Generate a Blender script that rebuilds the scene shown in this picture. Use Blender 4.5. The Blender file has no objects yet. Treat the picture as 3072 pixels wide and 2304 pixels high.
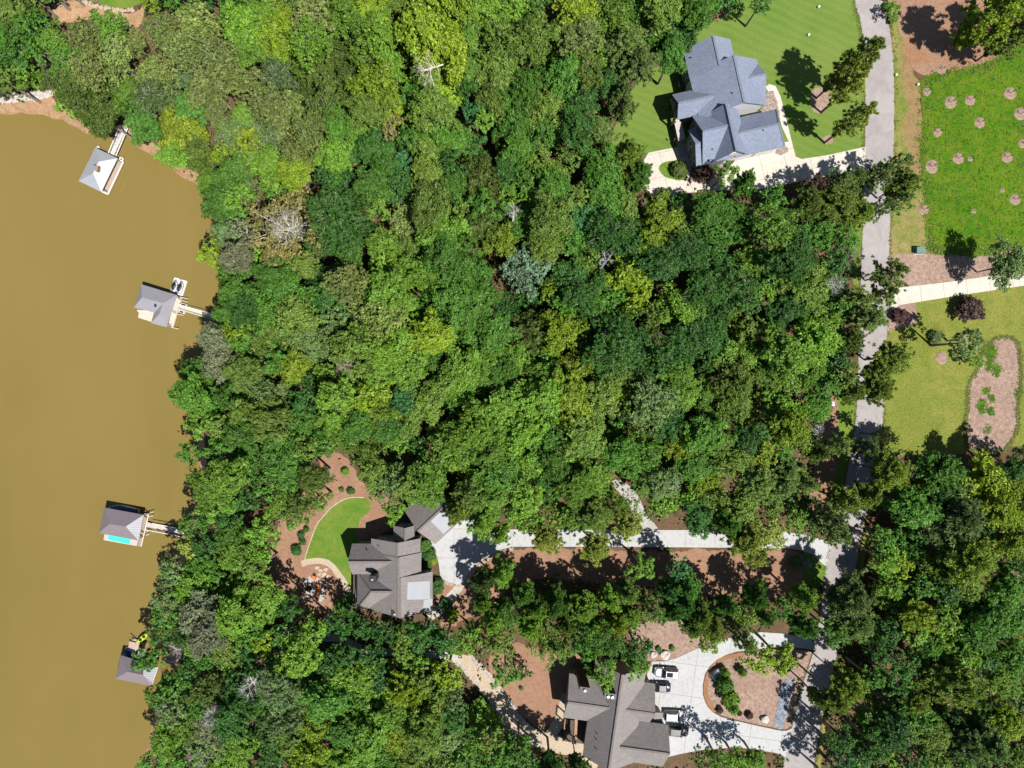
import bpy, bmesh, math, random
import numpy as np
from mathutils import Vector, Matrix
from mathutils.geometry import tessellate_polygon

R = math.radians
scene = bpy.context.scene
col = scene.collection

# ------------------------------------------------------------------ camera, sky, sun
H = 135.0                       # drone height above the ground
F = 2134.0                      # focal length in photograph pixels (3072 wide)
cam_data = bpy.data.cameras.new("camera")
cam_data.sensor_fit = 'HORIZONTAL'
cam_data.angle = 2 * math.atan(1536 / F)
cam_data.clip_end = 2000
cam = bpy.data.objects.new("camera", cam_data)
cam.location = (0, 0, H)
col.objects.link(cam)
scene.camera = cam

SUN_EL, SUN_AZ = R(62.0), math.atan2(-0.66, 0.75)      # sun stands to the lower right of the picture
world = bpy.data.worlds.new("World")
scene.world = world
world.use_nodes = True
wn = world.node_tree
bg = wn.nodes["Background"]
sky = wn.nodes.new("ShaderNodeTexSky")
sky.sky_type = 'NISHITA'
sky.sun_disc = False
sky.sun_elevation = SUN_EL
sky.sun_rotation = math.pi / 2 - SUN_AZ
sky.air_density = 1.0
sky.dust_density = 0.4
wn.links.new(sky.outputs[0], bg.inputs[0])
bg.inputs[1].default_value = 0.055
sd = bpy.data.lights.new("sun", 'SUN')
sd.energy = 4.9
sd.angle = R(0.5)
sd.color = (1.0, 0.955, 0.88)
sun = bpy.data.objects.new("sun", sd)
d = Vector((math.cos(SUN_EL) * math.cos(SUN_AZ), math.cos(SUN_EL) * math.sin(SUN_AZ), math.sin(SUN_EL)))
sun.rotation_euler = d.to_track_quat('Z', 'Y').to_euler()
sun.location = d * 300
col.objects.link(sun)
scene.view_settings.view_transform = 'Standard'
scene.view_settings.look = 'None'
scene.view_settings.gamma = 1.0
scene.view_settings.exposure = 0.75
scene.view_settings.use_curve_mapping = False
scene.cycles.max_bounces = 6
scene.cycles.diffuse_bounces = 3
scene.cycles.transmission_bounces = 3
scene.cycles.caustics_reflective = False
scene.cycles.caustics_refractive = False


def at(px, py, z=0.0):
    """Photograph pixel -> point of the world at height z."""
    k = (H - z) / F
    return Vector(((px - 1536) * k, (1152 - py) * k, z))


def tile(c, r, x, y):
    return (768 * c + x / 2.88, 576 * r + y / 2.88)


# ------------------------------------------------------------------ materials
KA = 0.707                       # surface colours below were matched at exposure 0.25


def dim(c):
    return tuple(x * KA for x in c)


def mat(name, build):
    m = bpy.data.materials.new(name)
    m.use_nodes = True
    nt = m.node_tree
    p = nt.nodes["Principled BSDF"]
    build(nt, p)
    return m


def N(nt, kind, **kw):
    n = nt.nodes.new(kind)
    for k, v in kw.items():
        if k in n.inputs:
            n.inputs[k].default_value = v
        else:
            setattr(n, k, v)
    return n


def coords(nt, kind='Object'):
    return N(nt, "ShaderNodeTexCoord").outputs[kind]


def noise(nt, vec, scale, detail=6.0, rough=0.6, dist=0.0):
    n = N(nt, "ShaderNodeTexNoise", Scale=scale, Detail=detail, Roughness=rough, Distortion=dist)
    nt.links.new(vec, n.inputs['Vector'])
    return n.outputs[0]


def ramp(nt, fac, stops):
    n = N(nt, "ShaderNodeValToRGB")
    e = n.color_ramp.elements
    while len(e) < len(stops):
        e.new(0.5)
    for i, (pos, c) in enumerate(stops):
        e[i].position = pos
        e[i].color = (c[0], c[1], c[2], 1)
    nt.links.new(fac, n.inputs[0])
    return n.outputs[0]


def mix(nt, fac, a, b, mode='MIX'):
    n = N(nt, "ShaderNodeMixRGB", blend_type=mode)
    for i, v in enumerate((fac, a, b)):
        if hasattr(v, 'links'):
            nt.links.new(v, n.inputs[i])
        else:
            n.inputs[i].default_value = v if i == 0 else (v[0], v[1], v[2], 1)
    return n.outputs[0]


def bump(nt, p, height, strength=0.4, dist=0.1):
    b = N(nt, "ShaderNodeBump", Strength=strength, Distance=dist)
    nt.links.new(height, b.inputs['Height'])
    nt.links.new(b.outputs[0], p.inputs['Normal'])


def ground_mat(name, c1, c2, c3, s1=0.08, s2=1.6, s3=9.0, rough=0.95, bmp=0.5, bd=0.12, mid=0.5):
    """Two colours mottled at metre scale, a third broken in at decimetre scale."""
    c1, c2, c3 = dim(c1), dim(c2), dim(c3)

    def b(nt, p):
        v = coords(nt)
        big = noise(nt, v, s1, 5, 0.6, 0.6)
        a = ramp(nt, big, [(mid - 0.14, c1), (mid + 0.14, c2)])
        m_ = noise(nt, v, s2, 8, 0.7, 0.4)
        f = ramp(nt, m_, [(0.42, (0, 0, 0)), (0.66, (1, 1, 1))])
        a = mix(nt, f, a, c3)
        fine = noise(nt, v, s3, 4, 0.7)
        g = ramp(nt, fine, [(0.3, (0.62, 0.62, 0.62)), (0.7, (1.32, 1.32, 1.32))])
        a = mix(nt, 1.0, a, g, 'MULTIPLY')
        nt.links.new(a, p.inputs['Base Color'])
        p.inputs['Roughness'].default_value = rough
        p.inputs['Specular IOR Level'].default_value = 0.15
        bump(nt, p, fine, bmp, bd)
    return mat(name, b)


def plain(name, c, rough=0.6, metal=0.0, var=0.12, scale=2.0, spec=0.4, bmp=0.0):
    c = dim(c)

    def b(nt, p):
        v = coords(nt)
        n = noise(nt, v, scale, 6, 0.65)
        g = ramp(nt, n, [(0.3, tuple(x * (1 - var) for x in c)), (0.7, tuple(x * (1 + var) for x in c))])
        nt.links.new(g, p.inputs['Base Color'])
        p.inputs['Roughness'].default_value = rough
        p.inputs['Metallic'].default_value = metal
        p.inputs['Specular IOR Level'].default_value = spec
        if bmp:
            bump(nt, p, n, bmp, 0.05)
    return mat(name, b)


M = {}
M['forest_floor'] = ground_mat('forest floor', (0.13, 0.075, 0.045), (0.19, 0.11, 0.07), (0.09, 0.075, 0.035), 0.12, 1.2, 7.0)
M['straw'] = ground_mat('pine straw', (0.34, 0.19, 0.125), (0.40, 0.235, 0.16), (0.27, 0.16, 0.10), 0.15, 1.5, 8.0)
M['mulch'] = ground_mat('bark mulch', (0.36, 0.25, 0.20), (0.44, 0.315, 0.25), (0.235, 0.155, 0.125), 0.2, 1.5, 5.0)
M['red_mulch'] = ground_mat('red brown mulch', (0.345, 0.195, 0.125), (0.40, 0.255, 0.18), (0.27, 0.155, 0.10), 0.1, 1.6, 7.0)
M['clay'] = ground_mat('red clay', (0.33, 0.165, 0.085), (0.39, 0.205, 0.115), (0.27, 0.155, 0.095), 0.2, 1.1, 6.0)
M['beach'] = ground_mat('shore sand', (0.42, 0.27, 0.16), (0.50, 0.33, 0.20), (0.36, 0.20, 0.10), 0.25, 0.8, 4.0)
M['meadow'] = ground_mat('meadow grass', (0.048, 0.165, 0.004), (0.100, 0.21, 0.005), (0.15, 0.20, 0.015), 0.09, 0.5, 3.0, bmp=0.9, bd=0.25)
M['dry_grass'] = ground_mat('dry grass', (0.22, 0.225, 0.055), (0.33, 0.25, 0.11), (0.13, 0.20, 0.025), 0.12, 0.6, 4.0)
M['pale_lawn'] = ground_mat('pale lawn', (0.185, 0.215, 0.035), (0.25, 0.245, 0.055), (0.15, 0.20, 0.03), 0.10, 0.45, 3.0)
M['bright_lawn'] = ground_mat('bright lawn', (0.085, 0.20, 0.018), (0.15, 0.235, 0.03), (0.19, 0.24, 0.045), 0.16, 0.35, 4.0, bmp=0.2)
M['dry_strip'] = ground_mat('dry clay verge', (0.33, 0.19, 0.10), (0.30, 0.22, 0.10), (0.22, 0.17, 0.065), 0.35, 0.7, 4.0)
M['path_gravel'] = ground_mat('path gravel', (0.52, 0.42, 0.31), (0.58, 0.48, 0.36), (0.45, 0.36, 0.27), 0.3, 2.2, 9.0)
M['grey_gravel'] = ground_mat('grey gravel', (0.44, 0.43, 0.41), (0.52, 0.50, 0.47), (0.36, 0.34, 0.32), 0.3, 2.2, 9.0)


def _mown(nt, p):
    v = coords(nt)
    mp = N(nt, "ShaderNodeMapping")
    mp.inputs['Rotation'].default_value = (0, 0, R(-66))
    nt.links.new(v, mp.inputs[0])
    w = N(nt, "ShaderNodeTexWave", Scale=0.20, Distortion=3.5, Detail=4.0)
    w.inputs['Detail Scale'].default_value = 0.7
    w.wave_profile = 'SIN'
    nt.links.new(mp.outputs[0], w.inputs['Vector'])
    a = ramp(nt, w.outputs[1], [(0.15, dim((0.124, 0.212, 0.034))), (0.9, dim((0.146, 0.235, 0.044)))])
    big = noise(nt, v, 0.09, 5, 0.6)
    f = ramp(nt, big, [(0.40, (0, 0, 0)), (0.68, (0.7, 0.7, 0.7))])
    a = mix(nt, f, a, dim((0.195, 0.25, 0.06)))
    fine = noise(nt, v, 4.0, 5, 0.7)
    a = mix(nt, 1.0, a, ramp(nt, fine, [(0.3, (0.75, 0.75, 0.75)), (0.7, (1.2, 1.2, 1.2))]), 'MULTIPLY')
    nt.links.new(a, p.inputs['Base Color'])
    p.inputs['Roughness'].default_value = 0.95
    p.inputs['Specular IOR Level'].default_value = 0.1
    bump(nt, p, fine, 0.2, 0.1)


M['mown_lawn'] = mat('mown lawn', _mown)


def _asphalt(nt, p):
    v = coords(nt)
    a = ramp(nt, noise(nt, v, 0.06, 5, 0.6), [(0.35, dim((0.345, 0.315, 0.315))), (0.65, dim((0.395, 0.36, 0.357)))])
    st = ramp(nt, noise(nt, v, 0.35, 8, 0.7, 1.0), [(0.35, (0.84, 0.84, 0.84)), (0.6, (1.05, 1.05, 1.05))])
    a = mix(nt, 1.0, a, st, 'MULTIPLY')
    fine = noise(nt, v, 6.0, 4, 0.8)
    a = mix(nt, 1.0, a, ramp(nt, fine, [(0.3, (0.9, 0.9, 0.9)), (0.7, (1.08, 1.08, 1.08))]), 'MULTIPLY')
    nt.links.new(a, p.inputs['Base Color'])
    p.inputs['Roughness'].default_value = 0.9
    bump(nt, p, fine, 0.2, 0.02)


M['asphalt'] = mat('worn asphalt', _asphalt)


def concrete(name, c, var=0.08):
    c = dim(c)

    def b(nt, p):
        v = coords(nt)
        a = ramp(nt, noise(nt, v, 0.16, 6, 0.65, 0.8), [(0.3, tuple(x * (1 - var) for x in c)), (0.7, tuple(x * (1 + var * 0.6) for x in c))])
        fine = noise(nt, v, 3.0, 6, 0.75)
        a = mix(nt, 1.0, a, ramp(nt, fine, [(0.3, (0.94, 0.94, 0.94)), (0.7, (1.03, 1.03, 1.03))]), 'MULTIPLY')
        stn = noise(nt, v, 0.7, 8, 0.75, 2.0)
        a = mix(nt, 1.0, a, ramp(nt, stn, [(0.36, (0.80, 0.785, 0.76)), (0.50, (1, 1, 1))]), 'MULTIPLY')
        nt.links.new(a, p.inputs['Base Color'])
        p.inputs['Roughness'].default_value = 0.85
        bump(nt, p, fine, 0.1, 0.02)
    return mat(name, b)


M['concrete_bright'] = concrete('bright concrete', (0.50, 0.505, 0.515), 0.06)
M['concrete_warm'] = concrete('warm concrete', (0.66, 0.60, 0.53))
M['concrete_path'] = concrete('path concrete', (0.50, 0.46, 0.41))
M['joint'] = plain('joint filler', (0.22, 0.20, 0.18), 0.95)


def _water(nt, p):
    v = coords(nt)
    a = ramp(nt, noise(nt, v, 0.012, 4, 0.5, 0.8), [(0.35, dim((0.213, 0.159, 0.045))), (0.65, dim((0.231, 0.172, 0.051)))])
    mp = N(nt, "ShaderNodeMapping")
    mp.inputs['Rotation'].default_value = (0, 0, R(35))
    mp.inputs['Scale'].default_value = (1.0, 0.25, 1.0)
    nt.links.new(v, mp.inputs[0])
    st = noise(nt, mp.outputs[0], 0.05, 8, 0.65, 1.2)
    a = mix(nt, 1.0, a, ramp(nt, st, [(0.3, (0.94, 0.935, 0.93)), (0.7, (1.04, 1.04, 1.05))]), 'MULTIPLY')
    nt.links.new(a, p.inputs['Base Color'])
    p.inputs['Roughness'].default_value = 0.12
    p.inputs['IOR'].default_value = 1.33
    w = noise(nt, v, 1.3, 3, 0.5, 0.3)
    bump(nt, p, w, 0.12, 0.05)


M['water'] = mat('muddy lake water', _water)


def leaf_material(name, transl=0.28, rough=0.5):
    def b(nt, p):
        out = nt.nodes["Material Output"]
        oi = N(nt, "ShaderNodeObjectInfo")
        at_ = N(nt, "ShaderNodeAttribute", attribute_name="tint")
        sep = N(nt, "ShaderNodeSeparateColor")
        nt.links.new(at_.outputs['Color'], sep.inputs[0])
        # tint.r brightness of the single leaf, tint.g drift to yellow
        c = mix(nt, sep.outputs[1], oi.outputs['Color'], (1.30, 1.10, 0.85), 'MULTIPLY')
        g = ramp(nt, sep.outputs[0], [(0.0, (0.5, 0.5, 0.5)), (1.0, (1.55, 1.55, 1.55))])
        c = mix(nt, 1.0, c, g, 'MULTIPLY')
        nt.links.new(c, p.inputs['Base Color'])
        p.inputs['Roughness'].default_value = rough
        p.inputs['Specular IOR Level'].default_value = 0.30
        t = N(nt, "ShaderNodeBsdfTranslucent")
        tc = mix(nt, 1.0, c, (1.2, 1.35, 0.6), 'MULTIPLY')
        nt.links.new(tc, t.inputs[0])
        ms = N(nt, "ShaderNodeMixShader")
        ms.inputs[0].default_value = transl
        nt.links.new(p.outputs[0], ms.inputs[1])
        nt.links.new(t.outputs[0], ms.inputs[2])
        nt.links.new(ms.outputs[0], out.inputs[0])
    return mat(name, b)


M['leaf'] = leaf_material('leaves')
M['needle'] = leaf_material('needles', 0.18, 0.55)


def _mass(nt, p):
    b_ = N(nt, "ShaderNodeAttribute", attribute_name="leaf_colour")
    nt.links.new(b_.outputs['Color'], p.inputs['Base Color'])
    p.inputs['Roughness'].default_value = 0.5
    p.inputs['Specular IOR Level'].default_value = 0.22
    t = N(nt, "ShaderNodeBsdfTranslucent")
    nt.links.new(mix(nt, 1.0, b_.outputs['Color'], (1.2, 1.35, 0.6), 'MULTIPLY'), t.inputs[0])
    ms = N(nt, "ShaderNodeMixShader")
    ms.inputs[0].default_value = 0.28
    nt.links.new(p.outputs[0], ms.inputs[1])
    nt.links.new(t.outputs[0], ms.inputs[2])
    nt.links.new(ms.outputs[0], nt.nodes["Material Output"].inputs[0])


M['leaf_mass'] = mat('understory leaves', _mass)


def _bark(nt, p):
    oi = N(nt, "ShaderNodeObjectInfo")
    v = coords(nt)
    n = noise(nt, v, 3.0, 6, 0.7)
    c = mix(nt, 1.0, oi.outputs['Color'], ramp(nt, n, [(0.3, (0.6, 0.6, 0.6)), (0.7, (1.25, 1.25, 1.25))]), 'MULTIPLY')
    nt.links.new(c, p.inputs['Base Color'])
    p.inputs['Roughness'].default_value = 0.9


M['bark'] = mat('bark', _bark)


def shingle(name, c, var=0.22):
    c = dim(c)

    def b(nt, p):
        v = coords(nt)
        a = ramp(nt, noise(nt, v, 0.25, 5, 0.6), [(0.3, tuple(x * 0.93 for x in c)), (0.7, tuple(x * 1.05 for x in c))])
        br = N(nt, "ShaderNodeTexBrick", Scale=1.0)
        br.inputs['Color1'].default_value = (0.86, 0.86, 0.86, 1)
        br.inputs['Color2'].default_value = (1.12, 1.12, 1.12, 1)
        br.inputs['Mortar'].default_value = (0.7, 0.7, 0.7, 1)
        br.inputs['Brick Width'].default_value = 0.42
        br.inputs['Row Height'].default_value = 0.22
        br.inputs['Mortar Size'].default_value = 0.012
        nt.links.new(v, br.inputs['Vector'])
        a = mix(nt, 0.8, a, br.outputs[0], 'MULTIPLY')
        fine = noise(nt, v, 5.0, 5, 0.8)
        a = mix(nt, 1.0, a, ramp(nt, fine, [(0.3, (1 - var,) * 3), (0.7, (1 + var,) * 3)]), 'MULTIPLY')
        nt.links.new(a, p.inputs['Base Color'])
        p.inputs['Roughness'].default_value = 0.9
        bump(nt, p, fine, 0.3, 0.03)
    return mat(name, b)


M['slate_shingle'] = shingle('blue grey shingles', (0.230, 0.272, 0.375))
M['taupe_shingle'] = shingle('taupe shingles', (0.255, 0.232, 0.228))
M['brown_shingle'] = shingle('brown grey shingles', (0.255, 0.232, 0.228))
M['ridge_slate'] = plain('ridge shingles', (0.17, 0.195, 0.25), 0.9, scale=5, var=0.3)
M['ridge_brown'] = plain('ridge shingles brown', (0.19, 0.16, 0.145), 0.9, scale=5, var=0.3)
M['metal_white'] = plain('pale metal roofing', (0.50, 0.52, 0.57), 0.38, 0.25, 0.05, 0.6)
M['metal_silver'] = plain('silver metal roofing', (0.46, 0.45, 0.50), 0.42, 0.3, 0.05, 0.6)
M['metal_mauve'] = plain('weathered metal roofing', (0.33, 0.28, 0.31), 0.45, 0.3, 0.06, 0.6)
M['white'] = plain('white paint', (0.78, 0.78, 0.76), 0.5, var=0.04)
M['siding_dark'] = plain('grey green siding', (0.15, 0.18, 0.17), 0.7, var=0.1)
M['siding_sage'] = plain('sage siding', (0.24, 0.29, 0.27), 0.7, var=0.1)
M['siding_tan'] = plain('tan siding', (0.34, 0.28, 0.22), 0.7, var=0.1)
M['siding_white'] = plain('white siding', (0.72, 0.72, 0.72), 0.6, var=0.04)
M['stone_wall'] = plain('stacked stone', (0.30, 0.26, 0.22), 0.9, var=0.35, scale=4, bmp=0.4)
M['glass'] = plain('window glass', (0.02, 0.025, 0.03), 0.05, var=0.05, spec=0.8)
M['dark_metal'] = plain('dark metal', (0.035, 0.035, 0.04), 0.45, 0.4)
M['black'] = plain('black plastic', (0.02, 0.02, 0.022), 0.5)
M['steel'] = plain('bright steel', (0.72, 0.72, 0.74), 0.3, 0.7, 0.05)
M['wood'] = plain('cedar wood', (0.36, 0.23, 0.14), 0.75, var=0.2, scale=3)
M['wood_dark'] = plain('dark stained wood', (0.10, 0.065, 0.045), 0.75, var=0.2, scale=3)


def deck_mat(name, c, rot):
    c = dim(c)

    def b(nt, p):
        v = coords(nt)
        mp = N(nt, "ShaderNodeMapping")
        mp.inputs['Rotation'].default_value = (0, 0, R(rot))
        nt.links.new(v, mp.inputs[0])
        w = N(nt, "ShaderNodeTexWave", Scale=1.1, Distortion=0.1)
        nt.links.new(mp.outputs[0], w.inputs['Vector'])
        n = noise(nt, v, 1.2, 6, 0.7)
        a = ramp(nt, n, [(0.3, tuple(x * 0.86 for x in c)), (0.7, tuple(x * 1.1 for x in c))])
        a = mix(nt, 1.0, a, ramp(nt, w.outputs[1], [(0.0, (0.8, 0.8, 0.8)), (0.2, (1.04, 1.04, 1.04))]), 'MULTIPLY')
        nt.links.new(a, p.inputs['Base Color'])
        p.inputs['Roughness'].default_value = 0.8
    return mat(name, b)


M['deck_tan'] = deck_mat('tan decking', (0.48, 0.36, 0.28), 30)
M['deck_pale'] = deck_mat('pale decking', (0.68, 0.58, 0.48), -17)
M['deck_brown'] = deck_mat('brown decking', (0.36, 0.29, 0.20), -10)
M['deck_grey'] = deck_mat('grey decking', (0.56, 0.50, 0.46), -10)


def paint(name, c, rough=0.25, coat=0.8, metal=0.0):
    c = dim(c)

    def b(nt, p):
        v = coords(nt)
        n = noise(nt, v, 1.5, 4, 0.6)
        nt.links.new(ramp(nt, n, [(0.3, tuple(x * 0.97 for x in c)), (0.7, tuple(x * 1.03 for x in c))]), p.inputs['Base Color'])
        p.inputs['Roughness'].default_value = rough
        p.inputs['Metallic'].default_value = metal
        p.inputs['Coat Weight'].default_value = coat
        p.inputs['Coat Roughness'].default_value = 0.05
    return mat(name, b)


M['car_silver'] = paint('silver car paint', (0.34, 0.36, 0.40), 0.35, 0.5, 0.2)
M['car_white'] = paint('white car paint', (0.60, 0.60, 0.61), 0.35, 0.4)
M['car_navy'] = paint('navy car paint', (0.012, 0.02, 0.07))
M['car_black'] = paint('black car paint', (0.012, 0.014, 0.02))
M['lime'] = paint('lime plastic', (0.50, 0.75, 0.02), 0.35, 0.3)
M['red'] = paint('red plastic', (0.55, 0.02, 0.03), 0.35, 0.3)
M['orange'] = paint('orange plastic', (0.85, 0.20, 0.03), 0.5, 0.0)
M['turquoise'] = plain('turquoise mat', (0.05, 0.74, 0.56), 0.6, var=0.04)
M['blue_cover'] = plain('blue boat cover', (0.012, 0.03, 0.15), 0.45, var=0.2)
M['teal_box'] = plain('green enamel', (0.10, 0.22, 0.18), 0.5)
M['light_glass'] = plain('lamp lens', (0.75, 0.75, 0.72), 0.15, spec=0.8)
M['red_lens'] = plain('red lamp lens', (0.4, 0.02, 0.02), 0.15, spec=0.8)
M['rubber'] = plain('tyre rubber', (0.02, 0.02, 0.02), 0.9)
M['rock_white'] = plain('white rock', (0.52, 0.48, 0.44), 0.9, var=0.2, scale=2)
M['grey_rock'] = plain('grey rock', (0.45, 0.44, 0.42), 0.9, var=0.25, scale=2)
M['rock_tan'] = plain('tan rock', (0.50, 0.40, 0.30), 0.9, var=0.25, scale=2)
M['rock_blue'] = plain('blue grey rock', (0.30, 0.34, 0.40), 0.85, var=0.5, scale=1.2)
M['pebble'] = plain('river pebbles', (0.40, 0.33, 0.29), 0.85, var=0.5, scale=1.6)
M['maroon_dummy'] = plain('flower maroon', (0.12, 0.04, 0.05), 0.8)


# ------------------------------------------------------------------ mesh helpers
class MB:
    """Collects shapes and links them as ONE mesh object."""

    def __init__(self):
        self.v, self.f = [], []

    def add(self, verts, faces):
        o = len(self.v)
        self.v += [tuple(p) for p in verts]
        self.f += [tuple(i + o for i in f) for f in faces]
        return self

    def box(self, c, s, rz=0.0, taper=1.0):
        cx, cy, cz = c
        hx, hy, hz = s[0] / 2, s[1] / 2, s[2] / 2
        ca, sa = math.cos(rz), math.sin(rz)
        vs = []
        for z, t in ((-hz, 1.0), (hz, taper)):
            for x, y in ((-hx, -hy), (hx, -hy), (hx, hy), (-hx, hy)):
                vs.append((cx + (x * ca - y * sa) * t, cy + (x * sa + y * ca) * t, cz + z))
        return self.add(vs, [(3, 2, 1, 0), (4, 5, 6, 7), (0, 1, 5, 4), (1, 2, 6, 5), (2, 3, 7, 6), (3, 0, 4, 7)])

    def beam(self, a, b, w, h=None):
        a, b = Vector(a), Vector(b)
        h = h or w
        t = (b - a).normalized()
        up = Vector((0, 0, 1)) if abs(t.z) < 0.95 else Vector((1, 0, 0))
        s = t.cross(up).normalized()
        u = s.cross(t).normalized()
        vs = []
        for p in (a, b):
            for i, j in ((-1, -1), (1, -1), (1, 1), (-1, 1)):
                vs.append(p + s * (i * w / 2) + u * (j * h / 2))
        return self.add(vs, [(3, 2, 1, 0), (4, 5, 6, 7), (0, 1, 5, 4), (1, 2, 6, 5), (2, 3, 7, 6), (3, 0, 4, 7)])

    def tube(self, pts, radii, n=6, cap=True):
        rings = []
        for i, p in enumerate(pts):
            p = Vector(p)
            t = (Vector(pts[min(i + 1, len(pts) - 1)]) - Vector(pts[max(i - 1, 0)])).normalized()
            up = Vector((0, 0, 1)) if abs(t.z) < 0.9 else Vector((1, 0, 0))
            s = t.cross(up).normalized()
            u = s.cross(t)
            r = radii[i] if hasattr(radii, '__len__') else radii
            rings.append([p + (s * math.cos(2 * math.pi * k / n) + u * math.sin(2 * math.pi * k / n)) * r for k in range(n)])
        vs = [q for r_ in rings for q in r_]
        fs = []
        for i in range(len(rings) - 1):
            for k in range(n):
                a, b = i * n + k, i * n + (k + 1) % n
                fs.append((a, b, b + n, a + n))
        if cap:
            fs.append(tuple(range(n))[::-1])
            fs.append(tuple((len(rings) - 1) * n + k for k in range(n)))
        return self.add(vs, fs)

    def prism(self, poly, z0, z1, scale=1.0):
        n = len(poly)
        cx = sum(p[0] for p in poly) / n
        cy = sum(p[1] for p in poly) / n
        vs = [(p[0], p[1], z0) for p in poly] + [(cx + (p[0] - cx) * scale, cy + (p[1] - cy) * scale, z1) for p in poly]
        fs = [tuple(range(n))[::-1], tuple(range(n, 2 * n))]
        fs += [(i, (i + 1) % n, n + (i + 1) % n, n + i) for i in range(n)]
        return self.add(vs, fs)

    def loft(self, rings, cap=True):
        n = len(rings[0])
        vs = [p for r_ in rings for p in r_]
        fs = []
        for i in range(len(rings) - 1):
            for k in range(n):
                a, b = i * n + k, i * n + (k + 1) % n
                fs.append((a, b, b + n, a + n))
        if cap:
            fs.append(tuple(range(n))[::-1])
            fs.append(tuple((len(rings) - 1) * n + k for k in range(n)))
        return self.add(vs, fs)

    def shell(self, verts, faces, t):
        """Top surface thickened downwards by t."""
        n = len(verts)
        vs = list(verts) + [(p[0], p[1], p[2] - t) for p in verts]
        cnt = {}
        for f in faces:
            for i in range(len(f)):
                e = (f[i], f[(i + 1) % len(f)])
                cnt[tuple(sorted(e))] = cnt.get(tuple(sorted(e)), 0) + 1
        fs = list(faces) + [tuple(i + n for i in f[::-1]) for f in faces]
        for f in faces:
            for i in range(len(f)):
                a, b = f[i], f[(i + 1) % len(f)]
                if cnt[tuple(sorted((a, b)))] == 1:
                    fs.append((b, a, a + n, b + n))
        return self.add(vs, fs)

    def rock(self, c, r, rng, flat=0.7):
        p = [(1, 0, 0), (0, 1, 0), (-1, 0, 0), (0, -1, 0), (0, 0, 1), (0, 0, -1)]
        a = rng.random() * 6.28
        sx, sy = 0.75 + rng.random() * 0.6, 0.75 + rng.random() * 0.6
        vs = []
        for x, y, z in p:
            k = r * (0.75 + 0.5 * rng.random())
            x, y = x * sx, y * sy
            vs.append((c[0] + (x * math.cos(a) - y * math.sin(a)) * k, c[1] + (x * math.sin(a) + y * math.cos(a)) * k, c[2] + z * k * flat))
        return self.add(vs, [(0, 1, 4), (1, 2, 4), (2, 3, 4), (3, 0, 4), (1, 0, 5), (2, 1, 5), (3, 2, 5), (0, 3, 5)])

    def mesh(self, name, material, smooth=False):
        me = bpy.data.meshes.new(name)
        me.from_pydata(self.v, [], self.f)
        me.materials.append(material)
        if smooth:
            me.polygons.foreach_set('use_smooth', [True] * len(me.polygons))
        me.update()
        return me

    def build(self, name, material, parent=None, smooth=False, kind=None):
        return link(name, self.mesh(name, material, smooth), parent, kind)


def link(name, me, parent=None, kind=None):
    o = bpy.data.objects.new(name, me)
    col.objects.link(o)
    if parent is not None:
        o.parent = parent
    if kind:
        o['kind'] = kind
    return o


def tag(o, label=None, cat=None, group=None, kind=None):
    for k, v in (('label', label), ('category', cat), ('group', group), ('kind', kind)):
        if v:
            o[k] = v
    return o


def thing(name, label, cat, loc=(0, 0, 0), rz=0.0, group=None):
    o = bpy.data.objects.new(name, None)
    col.objects.link(o)
    o.location = loc
    o.rotation_euler = (0, 0, rz)
    return tag(o, label, cat, group)


def copy_tree(o, parent=None):
    c = o.copy()
    col.objects.link(c)
    c.parent = parent
    for ch in list(o.children):
        copy_tree(ch, c)
    return c


# ------------------------------------------------------------------ flat ground patches
def smooth_poly(pts, n=5):
    out = []
    m = len(pts)
    for i in range(m):
        p0, p1, p2, p3 = (Vector(pts[(i + k) % m]).to_2d() for k in (-1, 0, 1, 2))
        for j in range(n):
            t = j / n
            out.append(0.5 * ((2 * p1) + (p2 - p0) * t + (2 * p0 - 5 * p1 + 4 * p2 - p3) * t * t + (3 * p1 - p0 - 3 * p2 + p3) * t ** 3))
    return out


def smooth_line(pts, n=6):
    out = []
    m = len(pts)
    for i in range(m - 1):
        p0, p1, p2, p3 = (Vector(pts[max(0, min(m - 1, i + k))]).to_2d() for k in (-1, 0, 1, 2))
        for j in range(n):
            t = j / n
            out.append(0.5 * ((2 * p1) + (p2 - p0) * t + (2 * p0 - 5 * p1 + 4 * p2 - p3) * t * t + (3 * p1 - p0 - 3 * p2 + p3) * t ** 3))
    out.append(Vector(pts[-1]).to_2d())
    return out


def ragged(poly, amp, seed):
    """Natural border: the outline wanders at several scales."""
    from mathutils import noise as mnoise
    out = []
    for i, p in enumerate(poly):
        q = poly[(i + 1) % len(poly)]
        k = max(1, int((q - p).length / 2.5))
        for j in range(k):
            w = p.lerp(q, j / k)
            dx = dy = 0.0
            for f, a in ((0.018, 1.6), (0.05, 0.8), (0.16, 0.45), (0.4, 0.3)):
                dx += a * mnoise.noise(Vector((w.x * f, w.y * f, seed * 3.7)))
                dy += a * mnoise.noise(Vector((w.x * f, w.y * f, seed * 3.7 + 50)))
            out.append(w + Vector((dx, dy)) * amp)
    return out


def px_poly(pts, smooth=True, rag=0.0, seed=1, n=5):
    p = smooth_poly(pts, n) if smooth else [Vector(q).to_2d() for q in pts]
    if rag:
        p = ragged(p, rag, seed)
    return p


OPEN = []                                               # pixel polygons where no forest stands


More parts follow.
